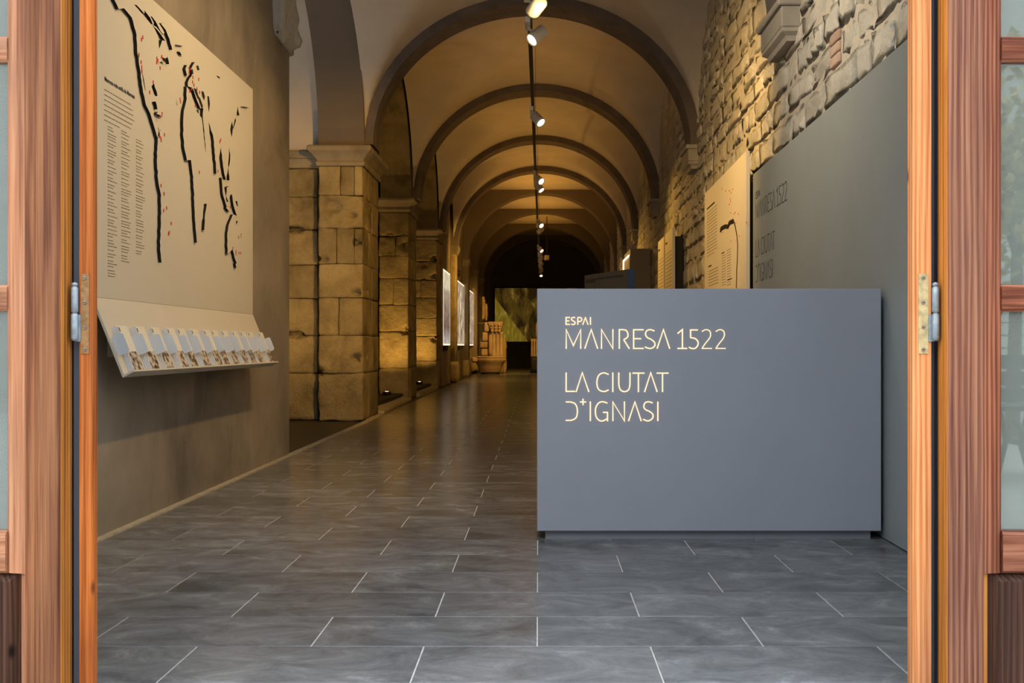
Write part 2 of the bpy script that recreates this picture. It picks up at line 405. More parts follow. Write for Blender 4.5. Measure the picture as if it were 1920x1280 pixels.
# ---- facade with the doorway the camera looks through
fw = MB(); DL, DR, DT = -1.22, 1.08, 4.2  # opening top raised out of view to let in more daylight
fw.box(-9, DL, 2.27, 2.62, -.2, 7); fw.box(DR, 9, 2.27, 2.62, -.2, 7); fw.box(DL, DR, 2.27, 2.62, DT, 7)
tag(fw.build('wall_front', 'facade'), 'outer wall around the doorway', kind='structure')
tag(box('roof', -9, 9, 2.3, 40.4, 5.2, 5.4, 'arch_plaster'), 'roof slab above the vaults', kind='structure')
tag(box('wall_right_outer', 2.4, 2.6, 2.4, 40.2, -.2, 5.2, 'facade'), 'outer skin of the right wall', kind='structure')
tag(box('pavement', -30, 30, -40, 2.27, -.25, -.03, 'pavement'), 'light paving of the street outside', kind='structure')
tag(box('threshold', DL, DR, 2.05, 2.5, -.2, -.004, 'mortar_strip'), 'stone doorstep', kind='structure')

# ---- vaults, ribs
RIBS = [(6.45, 6.95, 4.35, 2.93), (11.05, 11.45, 4.443, 2.95), (15.35, 15.75, 4.585, 2.985), (19.35, 19.75, 4.637, 2.985), (22.6, 23.0, 4.62, 2.985)]
LX = -1.862
ceil_ = empty('ceiling', (0, 20, 4.7)); tag(ceil_, 'pale plastered groin vaults over the corridor', kind='structure')
def bay(y0, y1, zs, zc, n=36, m=36, crown_y=None):
    vs, fs = [], []
    for j in range(m + 1):
        tj = -math.cos(PI * j / m); y = (y0 + y1) / 2 + (y1 - y0) / 2 * tj
        xr = WX(y) + .02; xc, hw = (LX + xr) / 2, (xr - LX) / 2
        for i in range(n + 1):
            ti = -math.cos(PI * i / n); x = xc + hw * ti
            a = math.sqrt(max(0, 1 - ti * ti)); b = math.sqrt(max(0, 1 - tj * tj))
            vs.append((x, y, zs + (zc - zs) * max(a, b * .985)))
    for j in range(m):
        for i in range(n): k = j * (n + 1) + i; fs.append((k, k + 1, k + n + 2, k + n + 1))
    o = mesh('vault_bay', vs, fs, 'vault_plaster', ceil_, smooth=True, fixn=False)
    return o
bay(2.6, 6.46, 2.9, 4.5); bay(6.94, 11.06, 2.95, 4.545)
bay(11.44, 15.36, 2.985, 4.69); bay(15.74, 19.36, 2.985, 4.74); bay(19.74, 22.61, 2.985, 4.73)
box('flat_ceiling', -1.95, 2.3, 22.8, 40, 4.75, 4.85, 'vault_plaster', ceil_)
def rib(i, y0, y1, zc, zs, mat='rib_stone'):
    ym = (y0 + y1) / 2; xl, xr = -1.86, WX(ym); xc = (xl + xr) / 2; ho = (xr - xl) / 2 + .02; hi = ho - .112; ho += .25; n = 56
    vs, fs = [], []
    for k in range(n + 1):
        t = PI * k / n if i else PI * (.3 + .7 * k / n); c, s = math.cos(t), math.sin(t)
        for y in (y0, y1):
            vs += [(xc - hi * c, y, zs + (zc - zs) * s), (xc - ho * c, y, zs + (zc + .40 - zs) * s)]
    for k in range(n):
        p, q = 4 * k, 4 * k + 4
        fs += [(p, q, q + 1, p + 1), (p + 2, p + 3, q + 3, q + 2), (p, p + 2, q + 2, q), (p + 1, q + 1, q + 3, p + 3)]
    e = 4 * n; fs += [(0, 1, 3, 2), (e, e + 2, e + 3, e + 1)]
    o = mesh('trim_%d' % (i + 3), vs, fs, mat, smooth=False)
    tag(o, ['transverse stone arch above the reception area', 'nearest dark stone arch spanning the vaulted corridor', 'second dark stone arch down the corridor', 'third dark stone arch down the corridor', 'fourth dark stone arch before the flat ceiling'][i], kind='structure')
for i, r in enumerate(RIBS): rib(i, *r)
# diaphragm arches under the flat ceiling
for i, (y, t) in enumerate(((26.2, .5), (29.85, .5), (33.5, .5), (37.0, .5))):
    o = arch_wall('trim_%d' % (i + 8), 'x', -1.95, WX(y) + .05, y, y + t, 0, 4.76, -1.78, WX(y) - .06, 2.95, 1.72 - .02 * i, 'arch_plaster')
    tag(o, ['first', 'second', 'third', 'last'][i] + ' plastered cross arch under the flat ceiling', kind='structure')

# ---- arcade on the left: piers of ashlar, cornices, arches
def pier(name, label, x0, x1, y0, y1, zs, splits, ztop, seed, recess=None):
    p = empty(name, ((x0 + x1) / 2, (y0 + y1) / 2, 0)); tag(p, label, kind='structure')
    box('pier_core', x0 + .15, x1 - .15, y0 + .15, y1 - .15, -.1, zs[-1], 'wall_mortar', p)
    for k, (a, b) in enumerate(zip(zs, zs[1:])):
        xs = [x0] + splits[k] + [x1]
        for q, (xa, xb) in enumerate(zip(xs, xs[1:])):
            rg = .020 if k in (0, 5) else .006
            ym = y0 + (.36 + .22 * ((k + q) % 2)) * (y1 - y0) if xb == x1 else y1
            rough_block('stone_block', xa + .0004, xb - .0004, y0, (ym if xb == x1 else y1) - .002, a + .0005, b - .0005, 'pier_stone', p, rg, 16, .003, seed + k * 3 + q)
            if xb == x1: rough_block('stone_block', xa + .0004, xb - .0004, ym + .002, y1, a + .0005, b - .0005, 'pier_stone', p, .008, 10, .003, seed + 50 + k * 3 + q)
        if recess:
            rough_block('stone_block', recess[0], recess[1], recess[2], y1, a + .0005, b - .0005, 'pier_stone', p, .009, 11, .003, seed + 90 + k)
    c = loft_rect('cornice', x0, x1, y0, y1, [(zs[-1], -.02), (zs[-1], .018), (zs[-1] + .035, .03), (zs[-1] + .06, .012), (zs[-1] + .12, .06), (zs[-1] + .155, .105), (ztop - .015, .105), (ztop, .09)], 'cornice_stone', p)
    bev(c, .006, 1)
    if recess:
        box('cornice', recess[0], recess[1] + .02, recess[2] - .03, y1, zs[-1], zs[-1] + .10, 'cornice_stone', p, .01)
        box('cornice', recess[0], recess[1] + .02, recess[2] - .06, y1, zs[-1] + .10, ztop - .03, 'cornice_stone', p, .02)
    return p
z1 = [0, .505, .91, 1.31, 1.67, 2.05, 2.40, 2.71]
pier('pier', 'nearest sandstone block pier beside the end of the rendered wall', -2.342, -1.872, 11.0, 12.1, z1, [[], [], [-2.126], [], [-2.149, -1.96], [], [-2.109, -1.96]], 2.92, 1, (-3.2, -2.385, 11.14))
z2 = [0, .469, 1.013, 1.407, 1.80, 2.13, 2.425, 2.78]
pier('pier', 'second sandstone pier, lit golden from the floor in front', -2.36, -1.93, 15.3, 16.35, z2, [[], [], [], [-2.15], [], [-2.12], []], 2.98, 200)
z3 = [0, .52, .98, 1.32, 1.70, 2.02, 2.38, 2.78]
pier('pier', 'third sandstone pier, next to the glowing wall pictures', -2.36, -1.905, 19.3, 20.35, z3, [[], [], [], [], [-2.2], [], []], 2.98, 400)
# plaster arches between piers
def arc(name, label, *a, **k): return tag(arch_wall(name, *a, **k), label, kind='structure')
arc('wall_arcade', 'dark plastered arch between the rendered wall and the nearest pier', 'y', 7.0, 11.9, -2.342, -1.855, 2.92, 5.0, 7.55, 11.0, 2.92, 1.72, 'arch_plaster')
arc('wall_arcade', 'pale plastered recess arch behind the dark arch', 'y', 7.0, 11.9, -3.2, -2.345, 2.9, 5.0, 7.45, 11.14, 2.9, 1.9, 'vault_plaster')
arc('wall_arcade', 'stone arch between the first and second pier', 'y', 11.9, 15.9, -2.34, -1.89, 2.97, 5.0, 12.1, 15.3, 2.97, 1.55, 'pier_stone')
arc('wall_arcade', 'stone arch between the second and third pier', 'y', 15.9, 20.0, -2.34, -1.89, 2.97, 5.0, 16.35, 19.3, 2.97, 1.5, 'pier_stone')
tag(box('wall_left_far', -2.3, -1.93, 20.0, 40, -.1, 5.0, 'wall_stucco'), 'rendered wall with glowing pictures beyond the piers', kind='structure')
for i, (y0, y1) in enumerate(((22.55, 23.05), (26.2, 26.7), (29.85, 30.35), (33.5, 34.0))):
    p = empty('pilaster', (-1.87, y0 + .2, 0)); tag(p, ['first', 'second', 'third', 'fourth'][i] + ' narrow stone pilaster between the glowing pictures', kind='structure')
    rough_block('shaft', -1.95, -1.80, y0, y1, .45, 2.82, 'pier_stone', p, .006, 4, .008, 700 + i)
    rough_block('base_block', -1.95, -1.755, y0 - .04, y1 + .04, 0, .455, 'pier_stone', p, .008, 4, .02, 720 + i)
    loft_rect('cornice', -1.95, -1.80, y0, y1, [(2.80, 0), (2.84, .02), (2.92, .05), (2.98, .05)], 'cornice_stone', p)
# rough stone left at the end of the rendered wall
tag(rough_block('wall_stone', -2.10, -1.79, 7.15, 7.67, 2.95, 3.8, 'rock_stone', None, .05, 16, .03, 31, 5), 'rough grey stone jutting from the upper end of the left wall', 'stone')

# ---- right wall: mortar core and individual rubble stones
rwv = [(WX(2.4) - .004, 2.4, -.1), (2.42, 2.4, -.1), (2.42, 40, -.1), (WX(40) - .004, 40, -.1), (WX(2.4) - .004, 2.4, 5.1), (2.42, 2.4, 5.1), (2.42, 40, 5.1), (WX(40) - .004, 40, 5.1)]
rw = mesh('wall_right', rwv, BF, 'wall_mortar'); tag(rw, 'rough rubble stone wall on the right with pale mortar', kind='structure')
svar = []
for s in range(14):                                   # unit stones: face towards -x, sides running back
    rr = random.Random(100 + s); nx, nz = 5, 4; vs, fs = [], []
    for j in range(nz + 1):
        for i in range(nx + 1):
            u, v = i / nx, j / nz
            edge = (i in (0, nx)) + (j in (0, nz))
            uu = u + (rr.uniform(-.05, .05) if 0 < i < nx else rr.uniform(-.01, .02) * (1 if i == 0 else -1)) 
            vv = v + (rr.uniform(-.05, .05) if 0 < j < nz else rr.uniform(-.01, .05) * (1 if j == 0 else -1))
            d = -.012 * rr.uniform(.2, 2.2) + (.017 * rr.uniform(.5, 1.0) if edge else 0)
            vs.append((d, uu - .5, vv))
    nb = len(vs)
    ring = [i for i in range(nx + 1)] + [(nx + 1) * j + nx for j in range(1, nz + 1)] + [(nx + 1) * nz + i for i in range(nx - 1, -1, -1)] + [(nx + 1) * j for j in range(nz - 1, 0, -1)]
    for r in ring: vs.append((.06, vs[r][1], vs[r][2]))
    for j in range(nz):
        for i in range(nx): k = j * (nx + 1) + i; fs.append((k, k + 1, k + nx + 2, k + nx + 1))
    for a in range(len(ring)): b = (a + 1) % len(ring); fs.append((ring[a], ring[b], nb + b, nb + a))
    svar.append((vs, fs))
stones = []
rr = random.Random(5); z = .0
while z < 4.75:
    h = rr.uniform(.15, .27); y = 3.0 + rr.uniform(0, .3)
    while y < 39.5:
        w = rr.uniform(.24, .66) if rr.random() < .85 else rr.uniform(.1, .2)
        if y < 5.6 and rr.random() < .55: w = rr.uniform(.16, .36)
        hid = (y + w < 7.05 and z + h < 1.95) or (7.5 < y and y + w < 9.4 and z + h < 2.15) or (y < 4.9 and z > 2.9) or (y < 3.7)
        if not hid and not (y < 11 and z + h < .7):
            if w > .3 and h > .19 and rr.random() < .28:
                stones.append((y, w, z, h * .5)); stones.append((y, w * .55, z + h * .5, h * .5)); stones.append((y + w * .55, w * .45, z + h * .5, h * .5))
            else: stones.append((y, w, z, h))
        y += w
    z += h
def inview(s):
    Y = s[0] + s[1] / 2; py = VY - (s[2] + s[3] / 2 - H) * F / Y; px = VX + WX(Y) * F / Y
    return -20 < py < 560 and px < 1710
stones.sort(key=lambda s: (not inview(s), s[0]))
sm = [None] * len(svar); fst = MB(); nv = 0
for i, (y, w, z, h) in enumerate(stones):
    g = .005; v = rr.randrange(len(svar)); yc = y + w / 2; dx = rr.uniform(-.008, .006)
    brick = 5.35 < yc < 5.8 and 2.15 < z < 2.75 and w < .2
    if inview((y, w, z, h)) and nv < 298:
        nv += 1
        if sm[v] is None:
            me = bpy.data.meshes.new('stone'); me.from_pydata(svar[v][0], [], svar[v][1])
            bm = bmesh.new(); bm.from_mesh(me); bmesh.ops.recalc_face_normals(bm, faces=bm.faces); bm.to_mesh(me); bm.free()
            me.polygons.foreach_set('use_smooth', [True] * len(me.polygons)); me.materials.append(MATS['rubble_stone']); sm[v] = me
        o = put('stone', sm[v], (WX(yc) + dx, yc, z + g), None, rw); o.rotation_euler = (rr.uniform(-.03, .03), 0, 0); o.scale = (rr.uniform(.6, 1.5), (w - 2 * g) * (1 if rr.random() < .5 else -1), h - 2 * g)
    else:
        fst.add([(WX(yc) + dx + a, yc + b * (w - 2 * g), z + g + c * (h - 2 * g)) for a, b, c in svar[v][0]], svar[v][1])
fst.build('stones_far', 'rubble_stone', rw, True)['kind'] = 'stuff'
# a patch of thin red bricks let into the wall
for k in range(3):
    yb = 5.55; zb = 2.30 + k * .062
    rough_block('brick', WX(yb) - .022, WX(yb) + .05, yb - .09 + (k % 2) * .01, yb + .09, zb, zb + .056, 'brick_red', rw, .002, 6, .002, 800 + k)
# corbels under the ribs
for i, r in enumerate(RIBS):
    ya, yb = r[0] - .05, r[1] + .05; x = WX((ya + yb) / 2); z0 = r[3] - .26 if i else 2.70
    c = empty('corbel', (x, (ya + yb) / 2, z0)); tag(c, ['pale stone corbel high above the grey wall panel', 'pale stone corbel under the right foot of the nearest arch', 'stone corbel under the right foot of the second arch', 'stone corbel under the right foot of the third arch', 'stone corbel under the right foot of the fourth arch'][i], kind='structure')
    loft_rect('moulding', x - .10, x + .1, ya + .03, yb - .03, [(z0, -.02), (z0 + .03, -.01), (z0 + .05, .02), (z0 + .075, .02)], 'corbel_stone', c)
    bev(box('corbel_body', x - .125, x + .1, ya, yb, z0 + .075, z0 + .205, 'corbel_stone', c), .006, 1)
    bev(box('cap', x - .15, x + .1, ya - .02, yb + .02, z0 + .205, z0 + .25, 'corbel_stone', c), .008, 1)

# ================================================================== DOORWAY (frame and opened leaves)
YL = 2.17
def leaf(side):
    """side -1 left leaf, +1 right leaf, both folded back flat on the outer wall; u runs away from the opening"""
    e = PX(135, YL + .045) if side < 0 else PX(1758, YL + .045); nm = 'left' if side < 0 else 'right'
    d = empty('door_%d' % (1 if side < 0 else 2), (e + side * .3, YL + .02, .02))
    tag(d, 'weathered brown wooden door leaf folded back, on the %s of the picture' % nm, kind='structure')
    X = lambda u: e + side * u
    Yd = lambda q: YL + .045 - q                       # q: height of the profile towards the street
    def extr(name, prof, z0, z1, mat, mats=None, fm=None):
        n = len(prof); vs = [(X(u), Yd(q), z) for z in (z0, z1) for u, q in prof]
        fs = [(i, (i + 1) % n, n + (i + 1) % n, n + i) for i in range(n)] + [tuple(range(n)), tuple(range(n, 2 * n))]
        return mesh(name, vs, fs, mat, d)
    ZT, ZB = 2.72, .03; s_, m_ = 'stile_wood_' + nm, 'moulding_wood_' + nm
    extr('stile', [(.0042, 0), (.0042, .0445), (.006, .045), (.056, .045), (.0575, .0435), (.059, .045), (.076, .045), (.080, .043), (.080, 0)], ZB, ZT, s_)
    extr('edge_moulding', [(0, 0), (0, .040), (.0015, .0435), (.004, .0445), (.004, 0)], ZB, ZT, 'edge_wood')
    # moulding round the glass, above the bottom panel
    extr('glazing_moulding', [(.0802, 0), (.0802, .041), (.086, .037), (.118, .030), (.124, .026), (.124, 0)], PZ(1077, YL), ZT, m_)
    extr('panel_moulding', [(.0802, 0), (.0802, .030), (.095, .026), (.099, .018), (.099, 0)], ZB, PZ(1077, YL), 'edge_wood' if side > 0 else m_)
    extr('stile', [(.50, 0), (.50, .043), (.504, .045), (.596, .045), (.60, .043), (.60, 0)], ZB, ZT, s_)
    def rail(z0, z1, mat, q=.030):
        vs = [(X(u), Yd(k), z) for u in (.1242, .4998) for k, z in ((0, z0), (q - .006, z0), (q, z0 + .006), (q, z1 - .006), (q - .006, z1), (0, z1))]
        fs = [(i, (i + 1) % 6, 6 + (i + 1) % 6, 6 + i) for i in range(6)] + [tuple(range(6)), tuple(range(6, 12))]
        return mesh('glazing_bar', vs, fs, mat, d)
    zr = [(PZ(583, YL), PZ(533, YL)), (PZ(112, YL), PZ(63, YL))]; zr.append((zr[1][0] + .525, zr[1][1] + .525)); zr.append((2.55, 2.72))
    for a, b in zr: rail(a, b, 'bar_wood_' + nm)
    rail(PZ(1077, YL), PZ(998, YL), 'bar_wood_' + nm, .036).name = 'bottom_rail'
    zz = PZ(998, YL)
    for a, b in zr:
        o = mesh('window_pane', boxv(min(X(.122), X(.502)), max(X(.122), X(.502)), Yd(.016), Yd(.012), zz, a), BF, 'door_glass', d); zz = b
    # raised bottom panel
    zt = PZ(1077, YL); q0, q1 = .016, .032
    pv = [(X(u), Yd(q), z) for u, z, q in ((.099, .05, q0), (.50, .05, q0), (.50, zt, q0), (.099, zt, q0), (.118, .07, q1), (.48, .07, q1), (.48, zt - .018, q1), (.118, zt - .018, q1))] + [(X(u), Yd(0), z) for u, z in ((.099, .05), (.50, .05), (.50, zt), (.099, zt))]
    mesh('raised_panel', pv, [(4, 5, 6, 7), (0, 1, 5, 4), (1, 2, 6, 5), (2, 3, 7, 6), (3, 0, 4, 7), (8, 9, 1, 0), (9, 10, 2, 1), (10, 11, 3, 2), (11, 8, 0, 3), (8, 11, 10, 9)], 'panel_wood', d)
    return d
leaf(-1); leaf(1)
YJ = 2.2
for side, (a, b), (g0, g1), nm in ((-1, (148, 176), (130, 149), 'left'), (1, (1711, 1747), (1746, 1763), 'right')):
    xa, xb = PX(a, YJ), PX(b, YJ); jd = .0187 if side < 0 else .032
    j = box('trim_%d' % (20 + side), xa, xb, YJ, YJ + jd, -.05, 4.2, 'jamb_wood_' + nm, None, .004)
    tag(j, 'orange wooden door jamb on the %s of the opening' % nm, kind='structure')
    go = box('trim_%d' % (23 + side), PX(g0, YJ), PX(g1, YJ), YJ + jd + .002, YJ + .06, -.05, 4.2, 'gap_metal')
    tag(go, 'dark metal strip in the gap beside the %s jamb' % nm, kind='structure')
    # behind the jamb the wooden frame runs back into the wall
    tag(box('trim_%d' % (26 + side), -1.3 if side < 0 else .85, -1.012 if side < 0 else 1.2, YJ + .062, YJ + .13, -.05, 4.2, 'gap_metal'), 'hidden dark sub-frame behind the %s jamb' % nm, kind='structure')
    # hinge
    h = empty('hinge', (PX(142 if side < 0 else 1752, YJ), YJ - .01, PZ(660, YJ)))
    tag(h, ('rusty brown steel hinge with a zinc barrel on the left jamb' if side < 0 else 'brass coloured hinge with a zinc barrel on the right jamb'), 'hinge')
    pa, pb = (152, 167.5) if side < 0 else (1721.6, 1740)
    box('plate', PX(pa, YJ), PX(pb, YJ), YJ - .002, YJ + .002, PZ(663, YJ), PZ(513, YJ), 'hinge_rust' if side < 0 else 'hinge_brass', h)
    for yy in (521, 567, 613, 655):
        v, f = cyl((PX((pa + pb) / 2, YJ), YJ - .0022, PZ(yy, YJ)), (PX((pa + pb) / 2, YJ), YJ - .0045, PZ(yy, YJ)), .0042, .0034, 14)
        s = mesh('screw', v, f, 'screw', h)
        box('screw_slot', PX((pa + pb) / 2, YJ) - .003, PX((pa + pb) / 2, YJ) + .003, YJ - .0049, YJ - .0044, PZ(yy, YJ) - .0006, PZ(yy, YJ) + .0006, 'black_paint', s)
    xc = PX(142.5 if side < 0 else 1752, YJ); r = .0073
    for nm2, za, zb, rr_ in (('barrel_upper', PZ(586, YJ), PZ(538, YJ), r), ('barrel_lower', PZ(637, YJ), PZ(588, YJ), r * 1.06)):
        v, f = lathe((xc, YJ - .006, za), [(rr_ * .6, -.002), (rr_, .003), (rr_, (zb - za) - .003), (rr_ * .6, zb - za + .002)], 18); mesh(nm2, v, f, 'zinc', h, True)
    v, f = lathe((xc, YJ - .006, PZ(537, YJ)), [(r * .6, 0), (r * .95, .003), (r * .8, .007), (r * .2, .009)], 16); mesh('pin_cap', v, f, 'zinc', h, True)
    box('barrel_flange', *(sorted((xc, PX(pa if side < 0 else pb, YJ)))), YJ - .004, YJ - .001, PZ(640, YJ), PZ(590, YJ), 'zinc', h)

# ================================================================== RECEPTION DESK
def ribbon(pts, w, closed=False):
    """flat stroke of width w along 2-D points, mitred joints; returns left and right points"""
    P2 = [Vector(p) for p in pts]; Lp, Rp = [], []
    for i, p in enumerate(P2):
        d0 = (p - P2[i - 1]).normalized() if i else None
        d1 = (P2[i + 1] - p).normalized() if i < len(P2) - 1 else None
        if d0 is None: d0 = d1
        if d1 is None: d1 = d0
        n0 = Vector((-d0.y, d0.x)); n1 = Vector((-d1.y, d1.x)); b = n0 + n1
        if b.length < 1e-6: b = n0
        b.normalize(); k = min(1 / max(.25, b.dot(n0)), 2.2)
        Lp.append(p + b * w / 2 * k); Rp.append(p - b * w / 2 * k)
    return Lp, Rp
def smooth(pts, n=5):
    out = []; q = [pts[0]] + list(pts) + [pts[-1]]
    for i in range(1, len(q) - 2):
        p0, p1, p2, p3 = [Vector(x) for x in q[i - 1:i + 3]]
        for k in range(n):
            t = k / n
            out.append(.5 * ((2 * p1) + (p2 - p0) * t + (2 * p0 - 5 * p1 + 4 * p2 - p3) * t * t + (3 * p1 - p0 - 3 * p2 + p3) * t ** 3))
    out.append(Vector(pts[-1])); return out
def A(x0, x1, x2, y0, y1): return [('l', [(x0, y1), (x1, y0), (x2, y1)])]
two = [('c', [(1547, 212), (1590, 191), (1630, 204), (1643, 245), (1628, 288), (1588, 338), (1552, 390)]), ('l', [(1545, 396), (1657, 396)])]
GLY = [  # glyphs traced as strokes
 [('l', [(109, 58), (66, 58), (66, 134), (109, 134)]), ('l', [(66, 95), (101, 95)])],
 [('c', [(165, 62), (145, 57), (127, 66), (127, 84), (145, 96), (162, 108), (163, 126), (145, 136), (122, 131)])],
 [('l', [(194, 138), (194, 58)]), ('c', [(194, 58), (220, 58), (236, 70), (236, 89), (220, 101), (194, 102)])],
 A(248, 277, 306, 60, 138), [('l', [(332, 54), (332, 138)])],
 [('l', [(68, 400), (68, 190), (146, 365), (226, 190), (226, 400)])], A(270, 341, 411, 190, 399),
 [('l', [(453, 400), (453, 190), (577, 398), (577, 186)])],
 [('l', [(647, 400), (647, 191), (690, 191)]), ('c', [(690, 191), (724, 202), (741, 240), (735, 274), (695, 300)]), ('l', [(695, 300), (757, 400)])],
 [('l', [(913, 192), (803, 192), (803, 396), (913, 396)]), ('l', [(803, 290), (886, 290)])],
 [('c', [(1031, 206), (985, 191), (946, 204), (933, 240), (950, 275), (998, 300), (1032, 332), (1030, 372), (985, 397), (925, 380)])],
 A(1059, 1128, 1197, 190, 399),
 [('l', [(1282, 234), (1335, 190), (1335, 396)]), ('l', [(1280, 396), (1387, 396)])],
 [('l', [(1504, 194), (1424, 194), (1424, 280)]), ('c', [(1424, 280), (1470, 286), (1503, 318), (1504, 358), (1478, 392), (1440, 397), (1405, 382)])],
 two, [(k, [(x + 151, y) for x, y in p]) for k, p in two],
 [('l', [(67, 658), (67, 864), (164, 864)])], A(175, 243, 315, 660, 871),
 [('c', [(531, 680), (475, 662), (422, 690), (402, 765), (420, 840), (475, 866), (531, 848)])], [('l', [(576, 658), (576, 872)])],
 [('c', [(641, 658), (641, 740), (644, 805), (662, 850), (703, 867), (744, 850), (761, 805), (763, 740), (763, 658)])],
 [('l', [(790, 665), (922, 665)]), ('l', [(855, 665), (855, 872)])], A(922, 990, 1060, 660, 871), [('l', [(1053, 665), (1185, 665)]), ('l', [(1118, 665), (1118, 872)])],
 [('l', [(62, 979), (118, 979)]), ('c', [(118, 979), (165, 1000), (187, 1048), (188, 1105), (172, 1155), (122, 1180)]), ('l', [(122, 1180), (62, 1180)])],
 [('l', [(251, 943), (251, 1014)]), ('l', [(217, 979), (286, 979)])], [('l', [(331, 973), (331, 1188)])],
 [('c', [(517, 993), (470, 977), (422, 990), (392, 1038), (386, 1090), (398, 1148), (432, 1182), (470, 1185), (516, 1160)]), ('l', [(467, 1093), (518, 1093), (518, 1190)])],
 [('l', [(577, 1188), (577, 979), (703, 1186), (703, 974)])], A(747, 817, 886, 979, 1188),
 [('c', [(1011, 990), (965, 977), (927, 990), (914, 1030), (932, 1062), (978, 1084), (1012, 1115), (1008, 1158), (960, 1186), (905, 1168)])],
 [('l', [(1067, 975), (1067, 1188)])]]
def glyph_mesh(name, strokes, width, place, depth, mat, parent):
    """place(x, y, d) gives the 3-D point of a traced point with height d over the surface"""
    mb = MB()
    for kind, pts in strokes:
        pp = [Vector(p) for p in pts] if kind == 'l' else smooth(pts)
        Lp, Rp = ribbon(pp, width); n = len(pp); vs = []
        for a, b in zip(Lp, Rp): vs += [place(a.x, a.y, depth), place(b.x, b.y, depth), place(a.x, a.y, 0), place(b.x, b.y, 0)]
        fs = []
        for i in range(n - 1):
            p, q = 4 * i, 4 * i + 4; fs += [(p, p + 1, q + 1, q), (p, q, q + 2, p + 2), (p + 1, p + 3, q + 3, q + 1)]
        e = 4 * (n - 1); fs += [(0, 2, 3, 1), (e, e + 1, e + 3, e + 2)]
        mb.add(vs, fs)
    return mb.build(name, mat, parent)
YD = 4.25; dx0, dx1 = PX(1007, YD), PX(1652.5, YD); dz0, dz1 = PZ(995.5, YD), PZ(541, YD)
desk = empty('reception_desk', ((dx0 + dx1) / 2, YD + .35, 0)); tag(desk, 'grey reception desk with backlit lettering across its front panel', 'desk')
bev(box('front_panel', dx0, dx1, YD, YD + .045, dz0, dz1, 'grey_paint', desk), .0025, 1)
bev(box('side_panel', dx0 + .001, dx0 + .045, YD + .0455, YD + .78, dz0, dz1 - .001, 'grey_paint', desk), .0025, 1)
bev(box('side_panel', dx1 - .045, dx1 - .001, YD + .0455, YD + .78, dz0, dz1 - .001, 'grey_paint', desk), .0025, 1)
bev(box('counter_top', dx0 + .046, dx1 - .046, YD + .0455, YD + .25, dz1 - .045, dz1 - .002, 'grey_paint', desk), .0025, 1)
bev(box('worktop', dx0 + .046, dx1 - .046, YD + .0455, YD + .78, .70, .735, 'grey_paint', desk), .0025, 1)
box('plinth', PX(1022.5, YD + .037), PX(1632, YD + .037), YD + .037, YD + .72, 0, dz0 + .002, 'plinth_paint', desk)
K1 = 330 / 1920
for i, g in enumerate(GLY):
    pl = lambda x, y, d: (PX(1050 + x * K1, YD), YD - d, PZ(585 + y * K1, YD))
    glyph_mesh('letter', g, 10.5 if i in (14, 15) else (12.5 if i < 5 else 13.5), pl, .0022, 'letter_light', desk)
# monitor on the desk, turned away
mon = empty('monitor', (.33, 4.93, .735)); tag(mon, 'black monitor with blue-grey edge standing behind the desk top', 'monitor')
ma, mbk = Vector((PX(1178, 4.72), 4.72)), Vector((PX(1096, 5.14), 5.14)); md = (mbk - ma).normalized(); mn = Vector((md.y, -md.x))
if mn.x < 0: mn = -mn
mt, ml_ = PZ(504.5, 4.72), .86; L_ = (mbk - ma).length
def mq(u, t, z): p = ma + md * u + mn * t; return (p.x, p.y, z)
def mbox(name, u0, u1, t0, t1, z0, z1, mat, parent=mon): return mesh(name, [mq(u0, t0, z0), mq(u1, t0, z0), mq(u1, t1, z0), mq(u0, t1, z0), mq(u0, t0, z1), mq(u1, t0, z1), mq(u1, t1, z1), mq(u0, t1, z1)], BF, mat, parent)
body = mbox('housing', .004, L_, 0, .034, ml_, mt, 'monitor_black')
mbox('edge_strip', 0, .0035, 0, .034, ml_, mt + .001, 'monitor_side')
mbox('vent_slot', .05, L_ - .02, -.0012, 0, mt - .030, mt - .022, 'black_paint', body)
mbox('vent_slot', L_ - .11, L_ - .015, -.0014, 0, mt - .040, mt - .026, 'black_paint', body)
for k, (u, hh) in enumerate(((.37, .022), (.352, .012), (.333, .012), (.317, .016), (.30, .012), (.283, .012), (.265, .01))):
    mbox('maker_mark', u - .006, u + .006, -.0012, 0, mt - .085, mt - .085 + hh, 'monitor_mark', body)
mbox('neck', L_ / 2 - .03, L_ / 2 + .03, .036, .06, .745, ml_ + .1, 'monitor_black')
mbox('foot', L_ / 2 - .11, L_ / 2 + .11, -.03, .14, .735, .747, 'monitor_black')

# ================================================================== LEFT WALL: WORLD MAP PANEL WITH BROCHURE SHELF
XM = -1.80; my0, my1, mz0, mz1 = 4.18, 6.515, .997, 2.415
mp = empty('map_panel', (XM, (my0 + my1) / 2, .68)); tag(mp, 'large cream world map panel with raised continents and a sloping shelf', 'map panel')
bev(box('board', XM - .028, XM, my0, my1, mz0, mz1, 'cream', mp), .002, 1)
sx1, sz1 = -1.672, .675
sl = Vector((sx1 - XM, 0, sz1 - mz0)).normalized(); sn = Vector((-sl.z, 0, sl.x)); SL = math.hypot(sx1 - XM, sz1 - mz0)
def sp(s, n, y): p = Vector((XM, 0, mz0)) + sl * s + sn * n; return (p.x, y, p.z)
def sbox(name, s0, s1, n0, n1, y0, y1, mat, parent, world=True):
    return mesh(name, [sp(s0, n0, y0), sp(s1, n0, y0), sp(s1, n0, y1), sp(s0, n0, y1), sp(s0, n1, y0), sp(s1, n1, y0), sp(s1, n1, y1), sp(s0, n1, y1)], BF, mat, parent)
sbox('sloping_shelf', 0, SL, -.010, 0, my0, my1, 'cream', mp)
